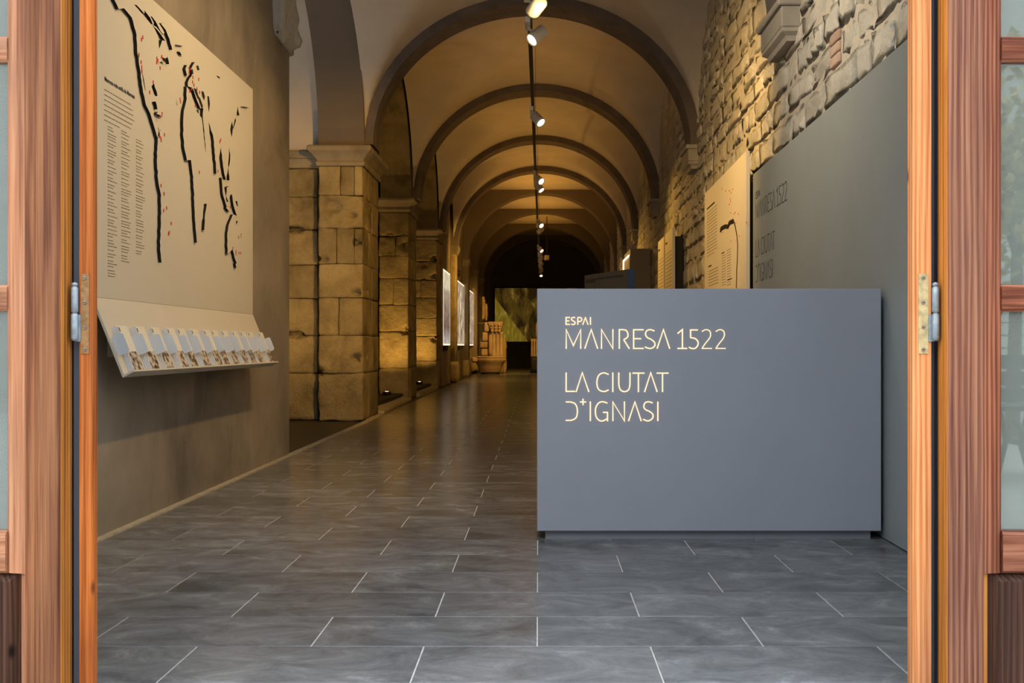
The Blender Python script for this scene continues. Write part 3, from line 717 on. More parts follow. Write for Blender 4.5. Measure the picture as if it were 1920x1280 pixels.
lp = sp(SL, -.010, 0); lip = [(lp[0], lp[2]), (lp[0] + .046, lp[2] + .024), (lp[0] + .043, lp[2] + .031), (lp[0] - .002, lp[2] + .009)]
mesh('shelf_lip', [(x, y, z) for y in (my0 + .003, my1 - .003) for x, z in lip], [(0, 1, 5, 4), (1, 2, 6, 5), (2, 3, 7, 6), (3, 0, 4, 7), (0, 3, 2, 1), (4, 5, 6, 7)], 'cream', mp)
bp = mesh('back_plate', boxv(-1.832, -1.822, 4.39, 6.32, .752, 1.02), BF, 'cream', mp); bev(bp, .004, 2)
# continents: raised plates with dark rims, traced on the board
K5 = 320 / 788
def mpt(x, y, X=XM):
    px, py = 180 + x * K5, y * K5; Y = -X * F / (VX - px); return (Y, PZ(py, Y))
LAND = [
 [(60, -70), (85, 0), (105, 42), (130, 38), (165, 80), (187, 160), (190, 230), (204, 320), (217, 425), (231, 485), (251, 525), (282, 632), (296, 628), (289, 592), (268, 540), (256, 490), (258, 470), (275, 468), (284, 505), (288, 500), (280, 455), (266, 430), (256, 398), (268, 385), (284, 443), (289, 395), (295, 345), (298, 310), (284, 292), (300, 285), (330, 262), (338, 296), (344, 262), (330, 225), (306, 185), (292, 226), (288, 168), (264, 122), (232, 86), (182, 28), (150, -12), (110, -70)],
 [(285, 640), (281, 740), (287, 830), (300, 900), (299, 1000), (296, 1150), (303, 1212), (314, 1150), (346, 1060), (366, 950), (373, 840), (356, 760), (336, 690), (318, 640), (302, 600), (289, 608)],
 [(226, 50), (250, 82), (262, 112), (268, 108), (254, 80), (236, 50)], [(258, 76), (276, 100), (290, 128), (312, 160), (316, 150), (296, 116), (276, 84)], [(186, 22), (205, 42), (222, 62), (226, 56), (208, 36)],
 [(262, 118), (282, 136), (300, 160), (320, 188), (318, 176), (296, 146), (276, 122)],
 [(298, 108), (322, 138), (340, 182), (352, 230), (358, 222), (366, 205), (402, 212), (412, 208), (388, 176), (345, 132), (314, 106)], [(386, 238), (396, 254), (408, 254), (404, 242)],
 [(278, 524), (296, 532), (308, 540), (302, 524), (288, 516)], [(290, 606), (286, 590), (298, 590), (302, 598)],
 [(413, 318), (420, 348), (432, 346), (428, 318), (420, 300)],
 [(424, 398), (424, 380), (432, 362), (442, 350), (438, 320), (448, 300), (456, 287), (472, 290), (490, 312), (520, 332), (560, 356), (610, 388), (650, 425), (690, 468), (708, 497), (684, 492), (668, 492), (662, 532), (655, 490), (650, 520), (646, 560), (634, 600), (628, 560), (620, 600), (628, 640), (624, 690), (616, 760), (606, 800), (600, 830), (592, 800), (585, 750), (577, 678), (570, 720), (564, 790), (556, 802), (550, 720), (540, 622), (520, 562), (528, 640), (524, 690), (508, 704), (500, 620), (493, 545), (496, 500), (482, 500), (470, 472), (462, 452), (452, 420), (446, 408), (436, 402)],
 [(418, 400), (419, 455), (406, 510), (402, 620), (409, 690), (420, 740), (438, 738), (446, 800), (452, 880), (456, 980), (466, 1120), (478, 1090), (494, 990), (502, 890), (518, 780), (526, 730), (512, 726), (504, 690), (494, 600), (488, 545), (470, 520), (452, 470), (434, 420)],
 [(512, 940), (504, 985), (500, 1062), (508, 1056), (517, 985)], [(642, 545), (632, 590), (626, 635), (636, 615), (648, 560)], [(614, 676), (610, 760), (616, 832), (622, 800), (621, 730)],
 [(580, 820), (588, 905), (604, 958), (607, 945), (598, 900), (588, 830)], [(604, 865), (600, 905), (612, 932), (624, 885), (615, 860)], [(600, 958), (615, 976), (624, 968), (610, 952)],
 [(628, 898), (636, 950), (650, 995), (658, 990), (650, 948), (636, 900)], [(652, 928), (655, 952), (663, 948), (660, 928)],
 [(632, 990), (612, 1040), (606, 1095), (607, 1170), (618, 1165), (630, 1150), (640, 1190), (650, 1216), (660, 1190), (670, 1145), (668, 1080), (655, 1020), (648, 1040), (643, 992)],
 [(644, 1216), (648, 1236), (658, 1222)], [(670, 1080), (672, 1098), (681, 1094), (678, 1078)]]
for li, poly in enumerate(LAND):
    jj = random.Random(li); pts = []
    for a, b in zip(poly, poly[1:] + poly[:1]):
        m_ = max(1, int(math.hypot(b[0] - a[0], b[1] - a[1]) / 16))
        for k in range(m_):
            t = k / m_; w = 1.6 if k else 0
            pts.append((a[0] + (b[0] - a[0]) * t + jj.uniform(-w, w), a[1] + (b[1] - a[1]) * t + jj.uniform(-w, w)))
    X2 = XM + .016; q = [mpt(x, y, X2) for x, y in pts]
    q = [(min(max(y, my0 + .01), my1 - .01), min(z, mz1 - .012)) for y, z in q]
    tri = geometry.tessellate_polygon([[Vector((y, z, 0)) for y, z in q]]); n = len(q)
    vs = [(X2, y, z) for y, z in q] + [(XM + .0005, y, z) for y, z in q]
    fs = [tuple(t) for t in tri]; fm = [0] * len(fs)
    for i in range(n): j = (i + 1) % n; fs.append((i, j, n + j, n + i)); fm.append(1)
    mesh('landmass', vs, fs, None, mp, mats=['cream', 'black_ink'], fm=fm)
for poly in ([(452, 405), (460, 430), (472, 457), (474, 445), (464, 412)], [(470, 440), (478, 470), (490, 502), (494, 490), (482, 455)], [(488, 422), (492, 445), (500, 462), (503, 445), (496, 422)], [(516, 443), (518, 480), (522, 514), (526, 480), (522, 446)], [(438, 325), (442, 345), (450, 340), (446, 318)], [(464, 305), (470, 325), (478, 322), (472, 302)], [(464, 508), (474, 524), (472, 508)], [(300, 262), (312, 280), (328, 292), (322, 270)], [(558, 350), (572, 364), (570, 354)], [(214, 335), (222, 385), (229, 418), (222, 370)]):
    X2 = XM + .018; q = [mpt(x, y, X2) for x, y in poly]; n = len(q)
    mesh('inland_water', [(X2, a, b) for a, b in q] + [(XM + .014, a, b) for a, b in q], [tuple(range(n)), tuple(range(n, 2 * n))] + [(i, (i + 1) % n, n + (i + 1) % n, n + i) for i in range(n)], 'black_ink', mp)
mk = None
for x, y in [(210, 183), (216, 172), (198, 253), (208, 287), (211, 310), (212, 328), (281, 270), (286, 280), (304, 262), (280, 288), (296, 314), (264, 380), (248, 426), (305, 525), (296, 540), (293, 630), (299, 638), (301, 648), (316, 622), (388, 458), (390, 470), (432, 318), (430, 335), (447, 356), (446, 378), (452, 392), (441, 410), (432, 420), (474, 366), (466, 410), (478, 426), (458, 488), (477, 795), (576, 645), (571, 654), (563, 790), (620, 956), (300, 857), (314, 894), (312, 971), (326, 960), (347, 1031), (338, 1073), (335, 1080), (632, 1146), (646, 1160), (646, 1172), (660, 1168), (668, 1168), (658, 1095)]:
    Y, z = mpt(x, y, XM + .017)
    if mk is None: mk = box('place_marker', XM + .0162, XM + .0185, Y - .004, Y + .004, z - .008, z + .008, 'red_ink', mp).data
    else: put('place_marker', mk, (XM + .01735, Y, z - .008), None, mp)
# printed text: heading and columns of fine print (too small to read)
tv, tf = text_mesh('Manresa més enllà de Manresa', .026)
def wtext(name, v, f, Y0_, Z0_, X, mat, parent, flip=1):
    return mesh(name, [(X, Y0_ + a * flip, Z0_ + b) for a, b in v], f, mat, parent, fixn=False)
hy, hz = mpt(38, 358); wtext('printed_heading', tv, tf, hy, hz - .012, XM + .0012, 'black_ink', mp)
tx = MB(); jr = random.Random(3)
def line(y0, y1, z, X, mb, th=.0035):
    y = y0
    while y < y1 - .008:
        w = min(jr.uniform(.012, .034), y1 - y); mb.box(X - .0003, X + .0006, y, y + w, z, z + th); y += w + .006
for k in range(7): line(hy, hy + jr.uniform(.27, .33) - (.12 if k == 6 else 0), hz - .05 - k * .021, XM + .0008, tx)
for (cx, cy, n, wide) in ((46, 580, 54, .10), (110, 600, 50, .105), (178, 640, 44, .105)):
    y0, z0 = mpt(cx, cy); k = 0; z = z0
    while k < n:
        for r_ in range(jr.choice((1, 2, 2, 3))):
            if r_ == 0: line(y0, y0 + .006, z, XM + .0008, tx)
            line(y0 + .016, y0 + .016 + wide * jr.uniform(.55, 1), z, XM + .0008, tx, .003); z -= .0118; k += 1
        z -= .005; k += .5
tx.build('printed_text', 'ink', mp)['kind'] = 'stuff'
# dividers and brochures
ty = [4.195, 4.40, 4.598, 4.756, 4.939, 5.105, 5.283, 5.454, 5.632, 5.779, 5.953, 6.141, 6.327, 6.492]
dv = sbox('divider', .172, .258, .002, .052, ty[0], ty[0] + .003, 'acrylic', mp)
bm = bmesh.new(); bm.from_mesh(dv.data); ed = [e for e in bm.edges if abs((e.verts[0].co - e.verts[1].co).y) > .002 and e.calc_length() < .01]
bmesh.ops.bevel(bm, geom=ed, offset=.006, segments=3, affect='EDGES'); bm.to_mesh(dv.data); bm.free()
for y in ty[1:]: put('divider', dv.data, WL[dv] + Vector((0, y - ty[0], 0)), None, mp)
ORD = ['first', 'second', 'third', 'fourth', 'fifth', 'sixth', 'seventh', 'eighth', 'ninth', 'tenth', 'eleventh', 'twelfth', 'thirteenth', 'last']
proto = None; TH = .0075
for i, y in enumerate(ty):
    cnt = [3, 3, 2, 3, 2, 3, 3, 2, 2, 3, 3, 2, 3, 2][i]; w = .098 if i < 13 else .02
    if i == 13: continue
    yb = y + .012 + (.02 if i % 3 else .035); tm_ = 0
    for k in range(cnt):
        front = k == cnt - 1; n0 = .0006 + k * (TH + .0008)
        b = empty('brochure', sp(SL - .004, n0, yb + w / 2))
        s0, s1 = SL - .214 - (.004 * (k % 2)), SL - .003
        sbox('pages', s0 + .001, s1, n0, n0 + TH - .0008, yb + .0008, yb + w - .0008, 'page_edge', b)
        cv = sbox('cover', s0, s1, n0 + TH - .0007, n0 + TH, yb, yb + w, 'paper', b)
        if front:
            sbox('cover_photo', s0 + .115, s1 - .004, n0 + TH, n0 + TH + .0004, yb + .002, yb + w - .002, 'brochure_photo', cv)
            sbox('cover_mark', s0 + .008, s0 + .026, n0 + TH, n0 + TH + .0005, yb + .004, yb + .012, 'black_ink', cv)
            tag(b, 'front brochure of the %s pile from the doorway on the map shelf' % ORD[i], 'brochure', 'brochures on the sloping map shelf')
        else: tag(b, '%s brochure in the %s pile from the doorway on the map shelf' % ('rearmost' if k == 0 else 'middle', ORD[i]), 'brochure', 'brochures on the sloping map shelf')

# ================================================================== RIGHT WALL PANELS
def rpanel(name, y0, y1, z0, z1, mat, parent, t=.03, off=0):
    v = [(RX(y0) + off, y0, z0), (RX(y0) + off + t, y0, z0), (RX(y1) + off + t, y1, z0), (RX(y1) + off, y1, z0)]
    return mesh(name, v + [(a, b, z1) for a, b, c in v], BF, mat, parent)
gp = empty('wall_panel', (RX(5), 5, 0)); tag(gp, 'tall dark grey panel along the right wall behind the desk', 'wall panel')
bev(rpanel('board', 2.9, 7.16, .004, 1.985, 'wall_panel_grey', gp, .04), .002, 1)
KW = K1 * YD / F * 1.47; ty0 = 7.06; tz0 = 1.845
for i, g in enumerate(GLY):
    pl = lambda x, y, d: (RX(ty0 - (x - 60) * KW) - d, ty0 - (x - 60) * KW, tz0 - (y - 55) * KW * .98)
    glyph_mesh('letter', g, 12, pl, .0012, 'engraved', gp)
cp = empty('information_panel', (RX(8.4), 8.4, .6)); tag(cp, 'wide cream information panel with a route map behind the desk', 'information panel')
bev(rpanel('board', 7.41, 9.5, .45, 2.195, 'cream', cp, .03, -.004), .002, 1)
rpanel('mounting_batten', 7.6, 9.3, .6, 2.0, 'black_paint', cp, .10, .0265)
KC = 110 / 687
def cpt(x, y):
    px, py = 1310 + x * KC, 340 + y * KC; Y = (1.347 - .004) / ((px - VX) / F - .019); return Y, PZ(py, Y)
def cstroke(pts, name, mat, w, dep):
    mb = MB(); q = [cpt(x, y) for x, y in pts]
    Lp, Rp = ribbon(q, w); vs, fs = [], []
    for a, b in zip(Lp, Rp):
        for p in (a, b): vs += [(RX(p.x) - .004 - dep, p.x, p.y), (RX(p.x) - .004, p.x, p.y)]
    for i in range(len(q) - 1):
        p, r = 4 * i, 4 * i + 4; fs += [(p, p + 2, r + 2, r), (p, r, r + 1, p + 1), (p + 2, p + 3, r + 3, r + 2)]
    return mesh(name, vs, fs, mat, cp)
cstroke([(258, 580), (266, 555), (285, 540), (318, 524), (348, 530), (360, 495), (372, 478), (395, 470), (412, 460)], 'route_relief', 'black_ink', .03, .006)
cstroke([(412, 460), (430, 520), (452, 640), (460, 740), (457, 900), (448, 1050), (444, 1250)], 'route_relief', 'black_ink', .012, .004)
tc = MB()
def cline(x0, y0, x1, mb, th=.006, mat=None):
    Ya, za = cpt(x0, y0); Yb = cpt(x1, y0)[0]; y = Ya
    while y > Yb + .008:
        w = min(jr.uniform(.02, .05), y - Yb); xa = RX(y - w / 2) - .004
        mb.box(xa - .0012, xa + .0002, y - w, y, za, za + th); y -= w + .009
for aa in ((98, 335, 188, .014), (115, 1008, 150, .012), (270, 850, 300, .008), (340, 1160, 392, .008)):
    bold = MB(); cline(aa[0], aa[1], aa[2], bold, aa[3]); bold.build('printed_heading', 'black_ink', cp)['kind'] = 'stuff'
for k in range(15): cline(100, 380 + k * 36, 215 - (30 if k == 14 else 0), tc)
for k in range(6): cline(118, 1060 + k * 34, 230, tc)
for k in range(12): cline(272, 880 + k * 31, 318, tc, .005)
for k in range(14): cline(332, 815 + k * 31, 378, tc, .005)
tc.build('printed_text', 'ink', cp)['kind'] = 'stuff'
mk2 = None
for x, y in [(275, 85), (318, 110), (360, 108), (400, 92), (382, 130), (370, 205), (375, 235), (360, 268), (428, 362), (466, 380), (375, 368), (415, 382), (420, 488), (437, 484), (285, 595), (376, 700), (478, 640), (558, 480)]:
    Y, z = cpt(x, y); a = RX(Y) - .004
    if mk2 is None: mk2 = box('place_marker', a - .0015, a + .0002, Y - .012, Y + .012, z - .005, z + .005, 'red_ink', cp).data
    else: put('place_marker', mk2, (a - .00065, Y, z - .005), None, cp)
for k, (y0, y1, lab) in enumerate(((12.2, 13.06, 'nearer of two narrow cream text panels on the stone wall'), (13.2, 13.97, 'farther of two narrow cream text panels on the stone wall'))):
    tp = empty('text_panel', (RX((y0 + y1) / 2), (y0 + y1) / 2, .5)); tag(tp, lab, 'text panel')
    rpanel('board', y0, y1, .45, 2.196, 'cream', tp, .03)
    rpanel('mounting_batten', y0 + .08, y1 - .08, .55, 2.1, 'black_paint', tp, .10, .0305)
    t = MB(); hd = MB()
    for q in range(30):
        z = 1.93 - q * .045
        if k and 12 < q: continue
        y = y1 - .08
        while y > y0 + .12:
            w = min(jr.uniform(.03, .07), y - y0 - .08); x = RX(y); t.box(x - .0012, x + .0002, y - w, y, z, z + .009); y -= w + .012
    if k:
        for q in range(3): x = RX(y1 - .3); t.box(x - .001, x + .0002, y1 - .3 - q * .1, y1 - .27 - q * .1, 1.0 - q * .1, 1.3 - q * .1)
    x = RX(y1 - .2); hd.box(x - .0012, x + .0002, y1 - .3, y1 - .08, 2.06, 2.085)
    t.build('printed_text', 'ink', tp)['kind'] = 'stuff'; hd.build('printed_heading', 'black_ink', tp)
cb = empty('display_cabinet', (1.63, 17.2, 0)); tag(cb, 'tall brown display cabinet with a glowing edge against the stone wall', 'cabinet')
cx0, cx1, cz = PX(1182, 16.6), PX(1220, 16.6), PZ(466, 16.6)
box('carcass', cx0, cx1, 16.6, 17.78, 0, cz, 'cabinet_beige', cb, .004)
box('lit_face', cx0 - .012, cx0 - .001, 16.64, 17.74, .1, cz - .1, 'cream_edge', cb)
st = MB(); st.box(cx0 - .03, cx0 - .0121, 16.64, 17.74, cz - .12, cz - .095); st.box(cx0 - .03, cx0 - .0121, 17.68, 17.74, .1, cz - .121)
st.build('light_strip', 'led_strip', cb)

# ================================================================== LIGHTBOXES ON THE LEFT
for i, (y0, y1, lab) in enumerate(((20.42, 21.97, 'nearest glowing wall picture, a pale town view'), (23.64, 26.15, 'middle glowing wall picture of streaked brown rock'), (27.4, 29.8, 'farthest glowing wall picture of fine grained texture'))):
    lb = empty('lightbox', (-1.9, (y0 + y1) / 2, .8)); tag(lb, lab, 'lightbox', 'lightboxes along the left wall')
    box('housing', -1.93, -1.885, y0 - .02, y1 + .02, .80, 2.335, 'cream_edge', lb)
    box('picture', -1.885, -1.881, y0 + .03, y1 - .04, .84, 2.29, ['lightbox_picture_view', 'lightbox_picture_rock', 'lightbox_picture_texture'][i], lb)
    f = MB(); f.box(-1.885, -1.880, y0, y0 + .03, .81, 2.32); f.box(-1.885, -1.880, y1 - .04, y1, .81, 2.32); f.box(-1.885, -1.880, y0 + .03, y1 - .04, 2.29, 2.32); f.box(-1.885, -1.880, y0 + .03, y1 - .04, .81, .84)
    f.build('lit_rim', 'lightbox_rim', lb)
    box('cable_box', -1.93, -1.88, y0 + .5, y0 + 1.1, .70, .798, 'black_paint', lb)
for i, (y, lab) in enumerate(((23.35, 'upright caption strip before the middle glowing picture'), (27.1, 'upright caption strip before the farthest glowing picture'))):
    tag(box('caption_strip', -1.93, -1.86, y - .1, y + .02, .68, 1.22, 'cream', None, .004), lab, 'caption')
v, f = lathe((0, 0, 0), [(.0, 0), (.06, .0), (.085, .03), (.085, .1), (.06, .12)], 16)
sv = [(-1.93 + z_, 23.8 + x_, 2.47 + y_) for x_, y_, z_ in v]
tag(mesh('loudspeaker', sv, f, 'black_paint', None, True), 'small round black loudspeaker above the middle glowing picture', 'speaker')

# ================================================================== FAR END: SCREEN, LAPIDARY STONES
se = empty('projection_screen', (-.2, 38.4, .0)); tag(se, 'large projection screen with a golden brown picture at the far end', 'screen')
sxl = PX(928, 38.4)
box('frame', sxl - .06, 1.5, 38.42, 38.5, .88, 2.99, 'black_paint', se)
box('screen_surface', sxl, 1.44, 38.40, 38.419, PZ(640, 38.4), PZ(540, 38.4), 'screen_image', se)
tag(box('dark_plinth', PX(940, 38), PX(994, 38), 37.6, 38.3, 0, PZ(640.5, 37.6), 'black_paint', None, .01), 'black low block standing under the projection screen', 'plinth')
def stone_at(name, lab, cat='stone', **k): return lab
YB = 28.7
bs = empty('stone_basin', (PX(918, YB + .3), YB + .3, 0)); tag(bs, 'wide carved stone basin with flared rim on the floor at the far left', 'basin')
bx = PX(919, YB + .35)
v, f = lathe((bx, YB + .38, .05), [(.28, 0), (.30, .03), (.34, .16), (.40, .28), (.45, .33), (.455, .39), (.43, .41), (.36, .39), (.30, .25), (.05, .2)], 36, 1, .8)
mesh('bowl', v, f, 'lapidary_stone', bs, True)
rough_block('spout', bx - .52, bx - .30, YB + .15, YB + .55, .34, .48, 'lapidary_stone', bs, .02, 5, .03, 900)
v, f = lathe((bx, YB + .38, .456), [(.30, -.02), (.44, 0), (.455, .02), (.44, .045), (.40, .05), (.36, .0)], 36, 1, .8); mesh('rim', v, f, 'lapidary_stone', bs, True)
v, f = lathe((bx, YB + .38, 0), [(.27, 0), (.25, .05)], 24, 1, .8); mesh('foot', v, f, 'black_paint', bs)
YK = 29.9
def KX(px): return PX(px, YK)
def KZ(py): return PZ(py, YK)
cc = empty('carved_column', (KX(930), YK + .2, 0)); tag(cc, 'carved stone column cluster with a leafy capital behind the basin', 'column')
rough_block('base_block', KX(918), KX(943), YK, YK + .4, 0, KZ(668), 'lapidary_stone', cc, .01, 4, .015, 910)
for q in range(3):
    xs = KX(924) + q * (KX(940) - KX(924)) / 2.3
    v, f = lathe((xs + .03, YK + .12, KZ(668)), [(.075, 0), (.075, .04), (.055, .06), (.052, .5), (.055, KZ(622) - KZ(668) - .05), (.07, KZ(622) - KZ(668) - .03), (.06, KZ(622) - KZ(668))], 16); mesh('shaft', v, f, 'lapidary_stone', cc, True)
rough_block('pillar', KX(915), KX(927), YK + .1, YK + .5, KZ(668), KZ(622), 'lapidary_stone', cc, .012, 4, .015, 911)
cap = bev(loft_rect('capital', KX(919), KX(940), YK, YK + .4, [(KZ(622), -.03), (KZ(617), .0), (KZ(610), .03), (KZ(606), .05), (KZ(603), .05)], 'lapidary_stone', cc), .006, 1)
jr = random.Random(12)
for q in range(9):
    xx = KX(919) + (q % 3 + .5) * (KX(940) - KX(919)) / 3; zz = KZ(620) + (q // 3) * .085
    v, f = lathe((0, 0, 0), [(.008, -.04), (.035, -.02), (.045, .01), (.02, .04)], 10)
    mesh('leaf_ornament', [(xx + a * .9, YK - .03 - (q // 3) * .02 + b * .5, zz + c) for a, b, c in v], f, 'lapidary_stone', cap, True)
for q, (xa, xb, ya, yb, lab) in enumerate(((907, 917.5, 603, 622, 'square stone block beside the leafy capital'), (903, 914.5, 622, 640, 'plain stone block under the one beside the capital'), (899, 914.5, 640, 653, 'wide dark stone block third from the top in the far left heap'), (901, 914.5, 653, 668, 'stone block just above the basin at the far left'))):
    tag(rough_block('stone_block', KX(xa), KX(xb) - .005, YK + .02 + q * .01, YK + .5, KZ(yb), KZ(ya) - .004, 'lapidary_stone', None, .012, 5, .015, 930 + q), lab, 'stone')
tag(rough_block('support_stone', KX(900), KX(915), YK + .1, YK + .5, 0, KZ(668), 'lapidary_stone', None, .01, 4, .015, 951), 'low stone support under the blocks behind the basin', 'stone')
tag(rough_block('carved_relief', KX(941), KX(948), YK + .5, YK + .85, 0, KZ(634), 'lapidary_stone', None, .03, 8, .03, 940, 9), 'tall pale carved stone standing right of the column cluster', 'stone')
for q, (xa, xb, ya, yb, lab) in enumerate(((902, 908, 555, 598, 'taller dark stone fragment hung on the far left wall'), (908, 912.5, 568, 600, 'shorter pale stone fragment hung on the far left wall'))):
    tag(rough_block('stone_fragment', KX(xa), KX(xb), YK + .3 + q * .1, YK + .5 + q * .1, KZ(yb), KZ(ya), 'lapidary_stone', None, .02, 6, .02, 960 + q, 8), lab, 'stone')
rk = MB(); rk.box(KX(893), KX(909), YK + .55, YK + .58, KZ(605), KZ(604)); rk.box(KX(897), KX(909), YK + .55, YK + .58, KZ(615), KZ(614)); rk.box(KX(906.5), KX(908), YK + .55, YK + .58, 0, KZ(562))
tag(rk.build('metal_bracket', 'cabinet_beige'), 'thin metal bracket holding stones at the far left wall', 'bracket')
rc = empty('carved_columns', (PX(1003, 30.5), 30.5, 0)); tag(rc, 'pair of slim stone columns half hidden by the desk edge', 'column')
for q, px in enumerate((997.5, 1002, 1006.5)):
    v, f = lathe((PX(px, 30.5), 30.5, PZ(668, 30.5)), [(.045, 0), (.032, .04), (.030, .42), (.042, PZ(635, 30.5) - PZ(668, 30.5))], 12); mesh('shaft', v, f, 'lapidary_stone', rc, True)
rough_block('base_block', PX(996, 30.5) - .02, PX(1012, 30.5), 30.35, 30.7, 0, PZ(668, 30.5), 'black_paint', rc, .004, 3, .01, 970)
rough_block('top_block', PX(1004, 30.5), PX(1014, 30.5), 30.35, 30.7, PZ(635, 30.5), PZ(604, 30.5), 'lapidary_stone', rc, .012, 4, .015, 971)

# ================================================================== TRACK AND SPOTS
def TX(Y): return -.10 + .0036 * Y
TZ = 3.3
tr = empty('lighting_track', (TX(20), 20, TZ)); tag(tr, 'long black lighting track hung along the middle of the vaults', 'lighting track')
mesh('rail', [(TX(y) + a, y, TZ + b) for y in (3.4, 37.5) for a, b in ((-.017, 0), (.017, 0), (.017, .034), (-.017, .034))], [(0, 1, 5, 4), (1, 2, 6, 5), (2, 3, 7, 6), (3, 0, 4, 7), (0, 3, 2, 1), (4, 5, 6, 7)], 'track_metal', tr)
for y in (5.0, 9.0, 13.2, 17.4, 21.2, 25.0, 28.5, 32, 35.5):
    v, f = cyl((TX(y) + .012, y, TZ + .034), (TX(y) + .012, y, 4.52 if y < 11 else 4.72), .0025, None, 6); mesh('suspension_wire', v, f, 'track_metal', tr)
def spot(Y, aim, watts, label, lit=True, side=1, size=1.0, ang=62, blend=.7, col=WARM2, drop=.12):
    s = empty('track_spot', (TX(Y), Y, TZ)); tag(s, label, 'spotlight', 'spotlights on the ceiling track')
    x = TX(Y)
    bev(box('adapter', x - .02 - .012, x + .02 - .012, Y - .12, Y + .12, TZ - .045, TZ - .001, 'white_metal', s), .004, 1)
    c = Vector((x + side * .055, Y, TZ - drop)); d = (Vector(aim) - c).normalized()
    v, f = cyl((x - .01, Y + .03, TZ - .045), tuple(c), .011, None, 10); mesh('stem', v, f, 'white_metal', s)
    r = .052 * size; b0 = c - d * .085 * size; b1 = c + d * .06 * size
    a = d.orthogonal().normalized(); b = d.cross(a); n = 24
    prof = [(0.0, .3), (.02, .75), (.05, 1.0), (.78, 1.0), (.80, 1.04), (1.0, 1.04), (1.0, .93), (.90, .88)]
    vs, fs = [], []
    for t, q in prof:
        for i in range(n): th = 2 * PI * i / n; vs.append(tuple(b0 + (b1 - b0) * t + (a * math.cos(th) + b * math.sin(th)) * r * q))
    for k in range(len(prof) - 1):
        for i in range(n): j = (i + 1) % n; fs.append((k * n + i, k * n + j, (k + 1) * n + j, (k + 1) * n + i))
    fs.append(tuple(range(n))[::-1])
    mesh('head', vs, fs, 'white_metal', s, True)
    v, f = cyl(tuple(b0 + (b1 - b0) * .90), tuple(b0 + (b1 - b0) * .92), r * .88, None, 20); mesh('lens', v, f, 'lens_light' if lit else 'white_metal', s)
    if lit and watts:
        li = bpy.data.lights.new('spot_light', 'SPOT'); li.energy = watts; li.color = col; li.spot_size = math.radians(ang); li.spot_blend = blend; li.shadow_soft_size = .04
        lo = bpy.data.objects.new('spot_light', li); C.objects.link(lo); lo.location = b1 + d * .03 - WL[s]; lo.parent = s
        lo.rotation_euler = d.to_track_quat('-Z', 'Y').to_euler()
    return s
spot(4.55, (-1.82, 4.7, 1.3), 78, 'spotlight on the track nearest the doorway, above the map', ang=105, col=(1, .68, .32))
spot(5.75, (-1.82, 5.9, 1.4), 92, 'second spotlight from the doorway, above the map', ang=105, col=(1, .68, .32))
spot(5.1, (1.6, 5.7, 2.6), 150, 'third spotlight from the doorway, an added unseen fill turned to the grey wall panel', ang=140, blend=1, side=-1, col=(1, .84, .62))  # added head outside the view, lifts the rubble stone near the doorway
spot(6.85, (1.58, 8.75, 1.9), 330, 'fourth spotlight from the doorway, an added unseen fill turned to the right wall', ang=96, blend=1, side=-1, col=(1, .60, .19))  # made-up head above the view, brightens the cream panel and right wall
spot(7.29, (-2.1, 11.0, 1.6), 500, 'white track spotlight at the very top edge of the picture', lit=True, blend=1)
spot(7.96, (-1.7, 6.9, 1.5), 40, 'large white track spotlight in front of the nearest arch', lit=True, ang=60)
spot(10.9, (1.5, 9.6, 1.3), 110, 'bright spotlight on the track just before the second arch', ang=64, blend=1)
spot(14.85, (1.7, 12.9, 1.5), 220, 'first of a close pair of bright spotlights by the third arch', ang=75, blend=1)
spot(15.6, (1.6, 14.6, 1.0), 90, 'second of a close pair of bright spotlights by the third arch', ang=64, blend=1)
spot(20.3, (1.6, 18.3, 1.4), 260, 'bright spotlight beyond the third arch', ang=85, blend=1)
spot(21.4, (-1.9, 24.0, 1.6), 320, 'dim spotlight next after the one beyond the third arch', side=1, ang=95, blend=1)
spot(25.65, (1.7, 24, 1.2), 190, 'bright spotlight in the flat ceilinged part of the corridor', ang=90, blend=1)
spot(26.5, (-1.2, 29.8, 1.0), 650, 'spotlight pointed at the carved stones', ang=60, blend=1)
for q, (Y, ax) in enumerate(((27.6, 1.5), (28.6, -1.5), (29.7, 1.4), (30.6, -1.4), (31.8, 1.0), (33.2, -1.2))):
    spot(Y, (ax, Y - .6, 1.0), 0, ['first', 'second', 'third', 'fourth', 'fifth', 'sixth'][q] + ' unlit head in the far row of track spotlights', lit=False)
spot(34.7, (.3, 32, .1), 30, 'last lit spotlight at the far end of the track')
# small projector hanging at the far end
pj = tag(box('projector', PX(1021, 31.5), PX(1030, 31.5), 31.5, 31.8, PZ(486, 31.5), PZ(478, 31.5), 'cabinet_beige', None, .01), 'small box projector hanging beside the far spotlights', 'projector')
v, f = cyl((PX(1025.5, 31.5), 31.65, PZ(478, 31.5)), (PX(1025.5, 31.5), 31.65, 4.75), .012, None, 8); mesh('ceiling_rod', v, f, 'track_metal', pj)

